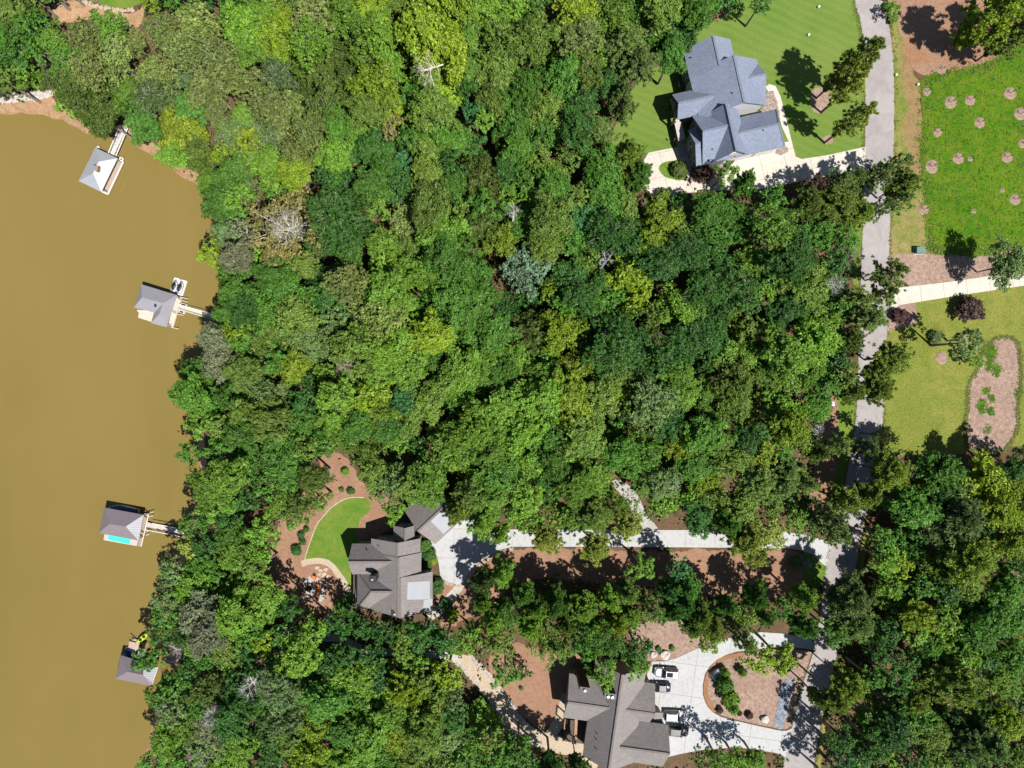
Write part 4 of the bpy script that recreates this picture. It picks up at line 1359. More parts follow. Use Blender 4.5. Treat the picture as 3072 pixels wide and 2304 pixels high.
# ------------------------------------------------------------------ cars
def car(p_rear, p_front, W, Ht, paint_m, label, roof_m=None, sunroof=False, kind='suv', z=0.064):
    c, a, L = head(p_rear, p_front, z)
    r = thing('parked_car', label, 'car', c, a, 'cars parked on the white forecourt')
    g = 0.22
    belt = Ht * 0.58
    # body: nose, bonnet, belt, tail as rounded rings along the length
    prof = [(-0.5, 0.74, 0.60), (-0.485, 0.90, 0.86), (-0.44, 0.97, 0.98), (-0.30, 1.0, 1.0), (0.0, 1.0, 1.0), (0.17, 1.0, 0.98), (0.22, 0.99, 0.94), (0.38, 0.96, 0.86), (0.455, 0.88, 0.76), (0.49, 0.74, 0.64), (0.5, 0.6, 0.55)]
    rings = []
    for x, w, h in prof:
        w, h = W / 2 * w, g + (belt - g) * h
        rings.append([(x * L, -w * 0.86, g), (x * L, -w, g + (h - g) * 0.35), (x * L, -w, g + (h - g) * 0.72), (x * L, -w * 0.86, h), (x * L, 0, h + 0.03), (x * L, w * 0.86, h), (x * L, w, g + (h - g) * 0.72), (x * L, w, g + (h - g) * 0.35), (x * L, w * 0.86, g)])
    body = MB().loft(rings).build('body', paint_m, r, True)
    MB().prism([(0.225 * L, -0.36 * W), (0.40 * L, -0.33 * W), (0.45 * L, 0), (0.40 * L, 0.33 * W), (0.225 * L, 0.36 * W)], belt * 0.86, belt * 0.965, 0.93).build('bonnet', paint_m, r)
    rear = -0.47 if kind == 'suv' else -0.36
    # greenhouse: glass all round, pillars and a roof skin
    b = [(rear * L, -0.43 * W), (0.20 * L, -0.43 * W), (0.20 * L, 0.43 * W), (rear * L, 0.43 * W)]
    t = [((rear + (0.05 if kind == 'suv' else 0.12)) * L, -0.345 * W), (0.06 * L, -0.345 * W), (0.06 * L, 0.345 * W), ((rear + (0.05 if kind == 'suv' else 0.12)) * L, 0.345 * W)]
    zb, zt = belt - 0.03, Ht - 0.06
    names = ['side_window', 'windscreen', 'side_window', 'rear_window']
    for i in range(4):
        j = (i + 1) % 4
        q = [Vector((b[i][0], b[i][1], zb)), Vector((b[j][0], b[j][1], zb)), Vector((t[j][0], t[j][1], zt)), Vector((t[i][0], t[i][1], zt))]
        n = (q[1] - q[0]).cross(q[2] - q[0]).normalized()
        vs = [p for p in q] + [p - n * 0.05 for p in q]
        MB().add(vs, [(0, 1, 2, 3), (7, 6, 5, 4), (0, 4, 5, 1), (1, 5, 6, 2), (2, 6, 7, 3), (3, 7, 4, 0)]).build(names[i], M['glass'], r)
        MB().beam(q[0] + n * 0.01, q[3] + n * 0.01, 0.09, 0.07).build('pillar', paint_m, r)
    for s in (-1, 1):
        x = (rear + 0.2) / 2 * L + 0.02 * L
        MB().beam((x, s * 0.435 * W, zb), (x - 0.02 * L, s * 0.352 * W, zt), 0.12, 0.06).build('pillar', paint_m, r)
    k = [(t[0][0] - 0.04, t[0][1] - 0.02), (t[1][0] + 0.03, t[1][1] - 0.02), (t[2][0] + 0.03, t[2][1] + 0.02), (t[3][0] - 0.04, t[3][1] + 0.02)]
    roof = MB().prism(k, zt, Ht, 0.93).build('roof', roof_m or paint_m, r)
    if sunroof:
        MB().box((-0.10 * L, 0, Ht + 0.01), (0.26 * L, 0.46 * W, 0.02)).build('sunroof', M['glass'], roof)
    for s in (-1, 1):
        MB().beam((t[0][0] + 0.2, s * 0.31 * W, Ht + 0.05), (t[1][0] - 0.2, s * 0.31 * W, Ht + 0.05), 0.05).build('roof_rail', M['dark_metal'], roof)
        MB().box((0.17 * L, s * (W / 2 + 0.08), belt + 0.02), (0.14, 0.2, 0.15)).build('mirror', paint_m, r)
        MB().box((0.462 * L, s * 0.33 * W, belt * 0.72), (0.16, 0.3, 0.14), s * -0.35).build('headlight', M['light_glass'], r)
        MB().box((-0.483 * L, s * 0.36 * W, belt * 0.8), (0.08, 0.24, 0.2)).build('tail_light', M['red_lens'], r)
        for x in (-0.31, 0.32):
            y = s * (W / 2 - 0.1)
            wh = MB().tube([(x * L, y - 0.12, 0.34), (x * L, y + 0.12, 0.34)], 0.34, 16).build('tyre', M['rubber'], r)
            MB().tube([(x * L, y - 0.128, 0.34), (x * L, y + 0.128, 0.34)], 0.2, 12).build('rim', M['steel'], wh)
    MB().box((0.492 * L, 0, 0.42), (0.06, W * 0.7, 0.2)).build('bumper', M['black'], r)
    MB().box((-0.49 * L, 0, 0.42), (0.06, W * 0.75, 0.2)).build('bumper', M['black'], r)
    return r


OC, SC = (1900, 1920), 4.32
car(full(OC, SC, 572, 418), full(OC, SC, 262, 390), 1.95, 1.75, M['car_silver'], 'silver car with dark sunroof, first from the boulders', sunroof=True)
car(full(OC, SC, 475, 596), full(OC, SC, 195, 585), 1.8, 1.5, M['car_navy'], 'small navy blue car half tucked under the brown house eave', kind='sedan', roof_m=M['car_black'])
car(full(OC, SC, 385, 952), full(OC, SC, 672, 962), 1.95, 1.7, M['car_white'], 'white car with its bonnet towards the mulch island')
car(full(OC, SC, 440, 1140), full(OC, SC, 705, 1168), 1.95, 1.75, M['car_black'], 'black car by the garage wing corner, partly in tree shade')


# ------------------------------------------------------------------ small things
def utility_box(p, s, m, label, rz=0.0, h=1.0):
    r = thing('utility_box', label, 'utility box', at(*p, 0), rz)
    MB().box((0, 0, 0.05), (s[0] + 0.4, s[1] + 0.4, 0.1)).build('pad', M['concrete_path'], r)
    MB().box((0, 0, 0.1 + h / 2), (s[0], s[1], h), 0, 0.97).build('cabinet', m, r)
    MB().box((0, 0, 0.14 + h), (s[0] + 0.06, s[1] + 0.06, 0.08)).build('lid', m, r)
    MB().box((s[0] * 0.2, -s[1] / 2 - 0.02, 0.5 * h), (0.12, 0.04, 0.2)).build('latch', M['dark_metal'], r)


utility_box((2753, 753), (1.5, 1.1), M['teal_box'], 'green utility cabinet on the meadow verge at the mulch bed edge', 0, 1.0)
utility_box((2489, 1212), (0.8, 0.75), M['metal_white'], 'pale utility cabinet in the straw bed beside the road', 0.1, 0.9)

for p, lab in (((2031, 214), 'upper air conditioner unit beside the blue grey house wall'), ((2041, 257), 'lower air conditioner unit beside the blue grey house wall')):
    r = thing('air_conditioner', lab, 'air conditioner', at(*p, 0), R(12), 'air conditioners')
    MB().box((0, 0, 0.45), (0.95, 0.95, 0.9)).build('casing', M['metal_silver'], r)
    MB().tube([(0, 0, 0.9), (0, 0, 0.95)], 0.4, 16).build('fan_grille', M['dark_metal'], r)
    MB().tube([(0, 0, 0.95), (0, 0, 0.98)], 0.1, 10).build('fan_hub', M['steel'], r)

r = thing('trash_bin', 'dark wheeled bin beside the pebble bed and garage', 'bin', at(2186, 487, 0.03), R(12))
MB().box((0, 0, 0.5), (1.3, 0.7, 1.0), 0, 1.04).build('body', M['black'], r)
MB().box((0, 0, 1.06), (1.35, 0.76, 0.1)).build('lid', M['dark_metal'], r)
for s in (-1, 1):
    MB().tube([(s * 0.45, -0.4, 0.12), (s * 0.45, -0.32, 0.12)], 0.12, 10).build('wheel', M['rubber'], r)

for p, lab in (((2422, 108), 'small white marker nearer the house on the mown lawn'), ((2452, 24), 'small white marker nearer the road end of the mown lawn'), ((2749, 257), 'white marker post on the dry verge beside the meadow'), ((2684, 228), 'pale marker stone at the road edge')):
    r = thing('lawn_marker', lab, 'marker', at(*p, 0), 0.4, 'white markers in the grass')
    MB().tube([(0, 0, 0), (0, 0, 0.5)], 0.05, 6).build('stake', M['steel'], r)
    MB().box((0.16, 0, 0.42), (0.5, 0.34, 0.12), 0.3, 0.9).build('flag', M['white'], r)

# fire pit with four orange chairs
r = thing('fire_pit', 'round stone fire pit on the patio among orange chairs', 'fire pit', at(927, 1764, 0.02))
for k in range(12):
    q = k * math.pi / 6
    MB().box((0.75 * math.cos(q), 0.75 * math.sin(q), 0.2), (0.3, 0.36, 0.4), q).build('stone_block', M['rock_tan'], r)
MB().tube([(0, 0, 0.05), (0, 0, 0.22)], 0.55, 14).build('bowl', M['dark_metal'], r)
for k, (x, y, rz, lab) in enumerate(((944, 1734, -2.1, 'orange patio chair farthest from the trees, above the fire pit'), (956, 1757, -2.9, 'orange patio chair east of the fire pit, upper of the close pair'),
                                    (956, 1772, 3.0, 'orange patio chair east of the fire pit, lower of the close pair'), (950, 1790, 2.4, 'orange patio chair below the fire pit at the patio rim'))):
    r = thing('patio_chair', lab, 'chair', at(x, y, 0.02), rz, 'orange chairs round the fire pit')
    MB().box((0.0, 0, 0.38), (0.62, 0.6, 0.07)).build('seat', M['orange'], r)
    MB().add([(-0.3, -0.3, 0.4), (-0.3, 0.3, 0.4), (-0.62, 0.27, 1.0), (-0.62, -0.27, 1.0), (-0.34, -0.3, 0.38), (-0.34, 0.3, 0.38), (-0.66, 0.27, 0.98), (-0.66, -0.27, 0.98)],
             [(0, 1, 2, 3), (7, 6, 5, 4), (0, 4, 5, 1), (1, 5, 6, 2), (2, 6, 7, 3), (3, 7, 4, 0)]).build('backrest', M['orange'], r)
    for s in (-1, 1):
        MB().box((-0.02, s * 0.36, 0.6), (0.7, 0.12, 0.05)).build('armrest', M['orange'], r)
        for xx in (-0.25, 0.27):
            MB().box((xx, s * 0.3, 0.18), (0.07, 0.07, 0.36)).build('leg', M['orange'], r)

# boulders
for k, (x, y, s, lab) in enumerate(((1960, 1964, 0.8, 'smaller pale boulder at the forecourt edge'), (1994, 1965, 1.15, 'larger pale boulder at the forecourt edge'),
                                    (2156, 2026, 1.7, 'grey boulder between shrubs on the mulch island'), (2294, 2158, 0.95, 'pale boulder at the island corner near the gravel strip'))):
    rng = random.Random(40 + k)
    bm = bmesh.new()
    bmesh.ops.create_icosphere(bm, subdivisions=3, radius=s)
    for v in bm.verts:
        n_ = v.co.normalized()
        f = 0.8 + 0.16 * math.sin(3.1 * n_.x + k) * math.cos(2.7 * n_.y + 2 * k) + 0.12 * math.sin(5 * n_.z + 3 * n_.x) + rng.uniform(-0.03, 0.03)
        v.co = Vector((v.co.x * f * 1.1, v.co.y * f * 0.85, v.co.z * f * 0.7))
    me = bpy.data.meshes.new('boulder')
    bm.to_mesh(me)
    bm.free()
    me.materials.append(M['rock_white'] if k != 2 else M['grey_rock'] if 'grey_rock' in M else M['rock_white'])
    o = link('boulder', me)
    o.location = at(x, y, 0.25 * s)
    tag(o, lab, 'boulder', 'boulders round the forecourt')

# flat stones set in the stone walk by the lawn
r = thing('stepping_stones', 'cluster of flat tan stepping stones in the bed beside the curved lawn', 'stones', at(965, 1715, 0.02))
rng = random.Random(77)
for k, (x, y) in enumerate(((952, 1703), (962, 1712), (972, 1722), (958, 1722), (978, 1708), (968, 1732), (985, 1730), (990, 1745))):
    p = at(x, y, 0.02) - at(965, 1715, 0.02)
    n_ = 6
    MB().prism([(p.x + (0.42 + 0.14 * rng.random()) * math.cos(q * 2 * math.pi / n_ + k), p.y + (0.32 + 0.12 * rng.random()) * math.sin(q * 2 * math.pi / n_ + k)) for q in range(n_)], 0, 0.1, 0.92).build('stone', M['rock_tan'], r)


# ------------------------------------------------------------------ foliage prototypes (unit crowns; every tree shares their mesh data)
def leaf_mesh(name, C, Nn, S, tint, material, aspect=0.62, spin=None, rng=None):
    """One kite-shaped leaf spray per row of C."""
    n = len(C)
    Nn = Nn / np.linalg.norm(Nn, axis=1, keepdims=True)
    ref = rng.normal(size=(n, 3)) if spin is None else spin
    T = np.cross(Nn, ref)
    T /= np.linalg.norm(T, axis=1, keepdims=True) + 1e-9
    B = np.cross(Nn, T)
    S = S[:, None]
    V = np.empty((n, 4, 3))
    V[:, 0] = C - T * S
    V[:, 1] = C + B * S * aspect - T * S * 0.1 + Nn * S * 0.12
    V[:, 2] = C + T * S
    V[:, 3] = C - B * S * aspect - T * S * 0.1 + Nn * S * 0.12
    me = bpy.data.meshes.new(name)
    me.vertices.add(n * 4)
    me.vertices.foreach_set('co', V.reshape(-1))
    me.loops.add(n * 4)
    me.loops.foreach_set('vertex_index', np.arange(n * 4, dtype=np.int32))
    me.polygons.add(n)
    me.polygons.foreach_set('loop_start', np.arange(0, n * 4, 4, dtype=np.int32))
    me.polygons.foreach_set('loop_total', np.full(n, 4, dtype=np.int32))
    a = me.color_attributes.new('tint', 'FLOAT_COLOR', 'POINT')
    colr = np.ones((n, 4, 4), dtype=np.float32)
    colr[:, :, :3] = tint[:, None, :]
    a.data.foreach_set('color', colr.reshape(-1))
    me.materials.append(material)
    me.update()
    return me


def lumpy(rng, k=5, amp=0.16):
    ph = rng.uniform(0, 6.28, k)
    am = rng.uniform(0.3, 1.0, k) * amp / k * 2.2
    return lambda a: 1 + sum(am[i] * np.sin((i + 2) * a + ph[i]) for i in range(k))


def broad_crown(name, seed, clumps=44, cr=(0.19, 0.34), subs=12, per=15, leaf=0.046, vert=0.7, dome=0.82, gap=0.0, flat=0.6, lump=0.42, sub_r=(0.05, 0.095)):
    rng = np.random.default_rng(seed)
    lob = lumpy(rng, 5, lump)
    C, Nn, S, Tn, cents = [], [], [], [], []
    for k in range(clumps):
        u = (k + 0.5) / clumps
        z = max(-0.5, min(0.98, 1 - u * 1.45 + rng.uniform(-0.1, 0.1)))
        a = 2.39996 * k + rng.uniform(-0.5, 0.5)
        rad = math.sqrt(max(0, 1 - z * z))
        rr = dome * rng.uniform(0.66, 1.06) * lob(a)
        c = np.array([math.cos(a) * rad * rr, math.sin(a) * rad * rr, z * vert * rng.uniform(0.62, 1.05)])
        if rng.random() < gap:
            continue
        cents.append(c)
        r = rng.uniform(*cr)
        ctint = rng.normal(0, 0.07)
        cyel = max(0, rng.normal(0, 0.12))
        for s_ in range(max(3, int(subs * (r / 0.26) ** 2))):
            d = rng.normal(size=3)
            d[2] = d[2] * 0.75 + 0.5
            d /= np.linalg.norm(d)
            p = c + d * r * rng.uniform(0.55, 1.12) * np.array([1, 1, flat])
            sr = rng.uniform(*sub_r)
            n = int(per * rng.uniform(0.7, 1.3))
            o = rng.normal(size=(n, 3)) * sr * np.array([0.62, 0.62, 0.4])
            C.append(p + o)
            Nn.append(d * 0.65 + np.array([0, 0, 0.55]) + rng.normal(size=(n, 3)) * 0.5)
            S.append(leaf * rng.uniform(0.6, 1.3, n))
            t = np.zeros((n, 3))
            t[:, 0] = np.clip(0.5 + ctint + rng.normal(0, 0.14) + rng.normal(0, 0.17, n), 0, 1)
            t[:, 1] = np.clip(0.10 + cyel + rng.normal(0, 0.10) + rng.normal(0, 0.05, n), 0, 1)
            Tn.append(t)
    # loose leaves inside, so that one does not look straight through
    n = int(clumps * 24)
    d = rng.normal(size=(n, 3))
    d /= np.linalg.norm(d, axis=1, keepdims=True)
    C.append(d * (rng.uniform(0.1, 0.6, n)[:, None]) * np.array([1, 1, vert * 0.75]))
    Nn.append(rng.normal(size=(n, 3)) + np.array([0, 0, 0.6]))
    S.append(leaf * 1.4 * rng.uniform(0.7, 1.3, n))
    t = np.zeros((n, 3))
    t[:, 0] = 0.4
    Tn.append(t)
    C, Nn, S, Tn = (np.concatenate(q) for q in (C, Nn, S, Tn))
    me = leaf_mesh(name, C, Nn, S, Tn, M['leaf'], rng=rng)
    return me, limb_mesh(seed, cents, vert)


def limb_mesh(seed, cents, vert, out=0.98, w=0.011):
    rng = random.Random(seed)
    mb = MB()
    mb.tube([(0, 0, -vert * 1.25), (0, 0, -vert * 0.5), (0.03, 0.02, vert * 0.2)], [0.05, 0.042, 0.02], 6)
    for c in cents:
        if rng.random() < 0.34:
            z0 = -vert * (0.9 - 0.7 * rng.random())
            m = (c[0] * 0.45, c[1] * 0.45, (z0 + c[2]) * 0.5 + 0.06)
            e = (c[0] * out, c[1] * out, c[2] * out + 0.05)
            mb.tube([(0, 0, z0), m, e], [w * 1.6, w, w * 0.35], 4, False)
            if rng.random() < 0.5:
                e2 = (m[0] + (c[0] - m[0]) * 0.9 + rng.uniform(-.14, .14), m[1] + (c[1] - m[1]) * 0.9 + rng.uniform(-.14, .14), e[2] + 0.02)
                mb.tube([m, e2], [w * 0.8, w * 0.25], 4, False)
    return mb.mesh('limbs', M['bark'])


def pine_crown(name, seed, whorls=9, per_whorl=7, length=1.0, vert=1.0, tuft=15, leaf=0.082, gap=0.12, top=0.35):
    rng = np.random.default_rng(seed)
    mb = MB()
    mb.tube([(0, 0, -vert * 1.1), (0, 0, 0), (0, 0, vert * 0.95)], [0.05, 0.035, 0.012], 6)
    C, Nn, S, Tn, Sp = [], [], [], [], []
    for w in range(whorls):
        f = w / (whorls - 1)
        z0 = -vert * 0.85 + f * vert * 1.75
        L = length * (math.sin(math.pi * min(1, 0.28 + 0.72 * (1 - f) ** 0.75)) ** 0.6 if f < 0.35 else (1 - f) ** 0.65 * 1.12 + top * 0.25)
        for k in range(per_whorl):
            if rng.random() < gap:
                continue
            a = 2 * math.pi * k / per_whorl + rng.uniform(-0.4, 0.4) + w * 0.7
            l = L * rng.uniform(0.6, 1.08)
            rise = rng.uniform(0.02, 0.28) * l
            b0 = np.array([0, 0, z0])
            b1 = np.array([math.cos(a) * l, math.sin(a) * l, z0 + rise * vert])
            mid = (b0 + b1) / 2 - np.array([0, 0, 0.04])
            mb.tube([b0, mid, b1], [0.016, 0.010, 0.004], 4, False)
            nt = max(3, int(10 * l / length))
            for j in range(nt):
                t = 0.30 + 0.74 * (j + rng.random() * 0.6) / nt
                side = rng.normal(0, 0.13 * l, 3)
                side[2] = abs(side[2]) * 0.35
                c = b0 + (b1 - b0) * t + side
                n = int(tuft * 1.5 * rng.uniform(0.7, 1.3))
                d = rng.normal(size=(n, 3))
                d[:, 2] = np.abs(d[:, 2]) * 0.75 + 0.10
                d += np.array([math.cos(a), math.sin(a), 0]) * 0.75
                d /= np.linalg.norm(d, axis=1, keepdims=True)
                ll = leaf * rng.uniform(0.6, 1.2, n)
                C.append(c + d * ll[:, None] * 0.8)
                nn = np.cross(d, rng.normal(size=(n, 3)))
                nn[:, 2] = np.abs(nn[:, 2]) + 0.35
                Nn.append(nn)
                S.append(ll)
                tt = np.zeros((n, 3))
                tt[:, 0] = np.clip(rng.normal(0.5, 0.15, n) + rng.normal(0, 0.09), 0, 1)
                tt[:, 1] = np.clip(rng.normal(0.10, 0.14, n), 0, 1)
                Tn.append(tt)
                Sp.append(np.cross(d, nn))
    me = leaf_mesh(name, np.concatenate(C), np.concatenate(Nn), np.concatenate(S), np.concatenate(Tn), M['needle'], aspect=0.25, spin=np.concatenate(Sp), rng=rng)
    return me, mb.mesh('limbs', M['bark'])


def dead_mesh(name, seed, depth=4, spread=0.75, twigs=4, r0=0.045):
    rng = random.Random(seed)
    mb = MB()

    def grow(p, d_, L, r, k):
        pts, rad = [p], [r]
        for j in range(3):
            d_ = (d_ + Vector((rng.uniform(-.22, .22), rng.uniform(-.22, .22), rng.uniform(-.1, .12)))).normalized()
            p = p + d_ * (L / 3)
            pts.append(p)
            rad.append(r * (1 - 0.2 * (j + 1)))
        mb.tube(pts, rad, 5 if k > 1 else 4, False)
        if k == 0:
            return
        for j in range(twigs if k > 1 else 3):
            q = pts[rng.choice((1, 2, 3))]
            a = rng.uniform(0, 6.28)
            dd = (d_ * rng.uniform(0.5, 1.0) + Vector((math.cos(a), math.sin(a), rng.uniform(-0.1, 0.5))) * spread).normalized()
            grow(q, dd, L * rng.uniform(0.5, 0.78), r * 0.45, k - 1)
    for j in range(7):
        a = j * 0.9 + rng.uniform(-.3, .3)
        grow(Vector((0, 0, -0.5 + 0.08 * j)), Vector((math.cos(a), math.sin(a), 0.5 + 0.1 * j)).normalized(), 0.62, r0 * 0.6, depth - 1)
    mb.tube([(0, 0, -1.0), (0, 0, -0.3), (0.03, 0, 0.3), (0.05, 0.02, 0.7)], [r0 * 1.3, r0, r0 * 0.6, r0 * 0.2], 7, False)
    return mb.mesh(name, M['bark'])


PROTO = {
    'b': [broad_crown('crown', 10 + i, 40 + 4 * i) for i in range(8)],
    's': [broad_crown('crown', 40 + i, 84, (0.13, 0.24), 10, 13, 0.036, 0.58, 0.88, flat=0.55, lump=0.30, sub_r=(0.035, 0.07)) for i in range(4)],
    'c': [broad_crown('crown', 60 + i, 34, (0.20, 0.36), 11, 15, 0.056, 0.82, 0.80, sub_r=(0.07, 0.11), lump=0.5) for i in range(4)],
    'f': [broad_crown('crown', 80 + i, 54, (0.14, 0.26), 9, 12, 0.040, 0.75, 0.95, gap=0.25, lump=0.5) for i in range(3)],
    'p': [pine_crown('crown', 100 + i, 10, 8, tuft=20) for i in range(5)],
    'a': [pine_crown('crown', 120 + i, 9, 7, tuft=14, leaf=0.08, gap=0.22) for i in range(4)],
    'd': [pine_crown('crown', 130 + i, 11, 10, 1.0, 0.85, 22, 0.08, 0.05) for i in range(3)],
    'g': [broad_crown('crown', 160, 64, (0.15, 0.26), 10, 12, 0.036, 0.5, 0.95, gap=0.15)],
    'h': [broad_crown('crown', 170 + i, 26, (0.30, 0.42), 10, 13, 0.075, 0.8, 0.62, sub_r=(0.08, 0.14)) for i in range(3)],
}
DEAD = [dead_mesh('branches', 200 + i, r0=0.036) for i in range(4)]
BARE = dead_mesh('branches', 240, 4, 0.85, 5, 0.022)


def trunk_mesh(seed, wob=0.02):
    rng = random.Random(seed)
    mb = MB()
    x = y = 0.0
    pts, rad = [], []
    for i in range(7):
        t = i / 6
        pts.append((x, y, t))
        rad.append((1.0 - 0.62 * t) * (1.35 if i == 0 else 1.0))
        x += rng.uniform(-wob, wob) * 8
        y += rng.uniform(-wob, wob) * 8
    mb.tube(pts, rad, 8)
    return mb.mesh('trunk', M['bark'], True)


TRUNKS = [trunk_mesh(300 + i, 0.05) for i in range(3)]

# leaf colours of living trees; os is olive with sun hotspot brightness painted in
PAL = {
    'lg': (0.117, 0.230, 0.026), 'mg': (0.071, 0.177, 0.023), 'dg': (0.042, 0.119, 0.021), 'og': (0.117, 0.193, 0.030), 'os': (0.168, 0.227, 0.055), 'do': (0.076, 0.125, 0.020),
    'yg': (0.165, 0.249, 0.018), 'ye': (0.176, 0.230, 0.016), 'gg': (0.108, 0.180, 0.055), 'sv': (0.150, 0.175, 0.090), 'bg': (0.046, 0.146, 0.045), 'bc': (0.120, 0.200, 0.112), 'gd': (0.170, 0.165, 0.060),
    'pg': (0.122, 0.191, 0.045), 'po': (0.134, 0.199, 0.027), 'py': (0.218, 0.270, 0.048), 'mr': (0.065, 0.040, 0.032), 'rd': (0.075, 0.034, 0.034), 'li': (0.130, 0.190, 0.012), 'wt': (0.160, 0.220, 0.160)}
WORD = {'lg': 'fresh green', 'mg': 'mid green', 'dg': 'dark green', 'og': 'olive green', 'os': 'sunlit olive', 'do': 'dark olive', 'yg': 'yellow green', 'ye': 'golden yellow', 'gg': 'grey green', 'sv': 'silvery pale',
        'bg': 'deep bluish green', 'bc': 'blue green', 'gd': 'straw gold', 'pg': 'grey green', 'po': 'olive green', 'py': 'pale yellowish', 'mr': 'maroon brown', 'rd': 'dark maroon', 'li': 'lime green', 'wt': 'pale bluish'}

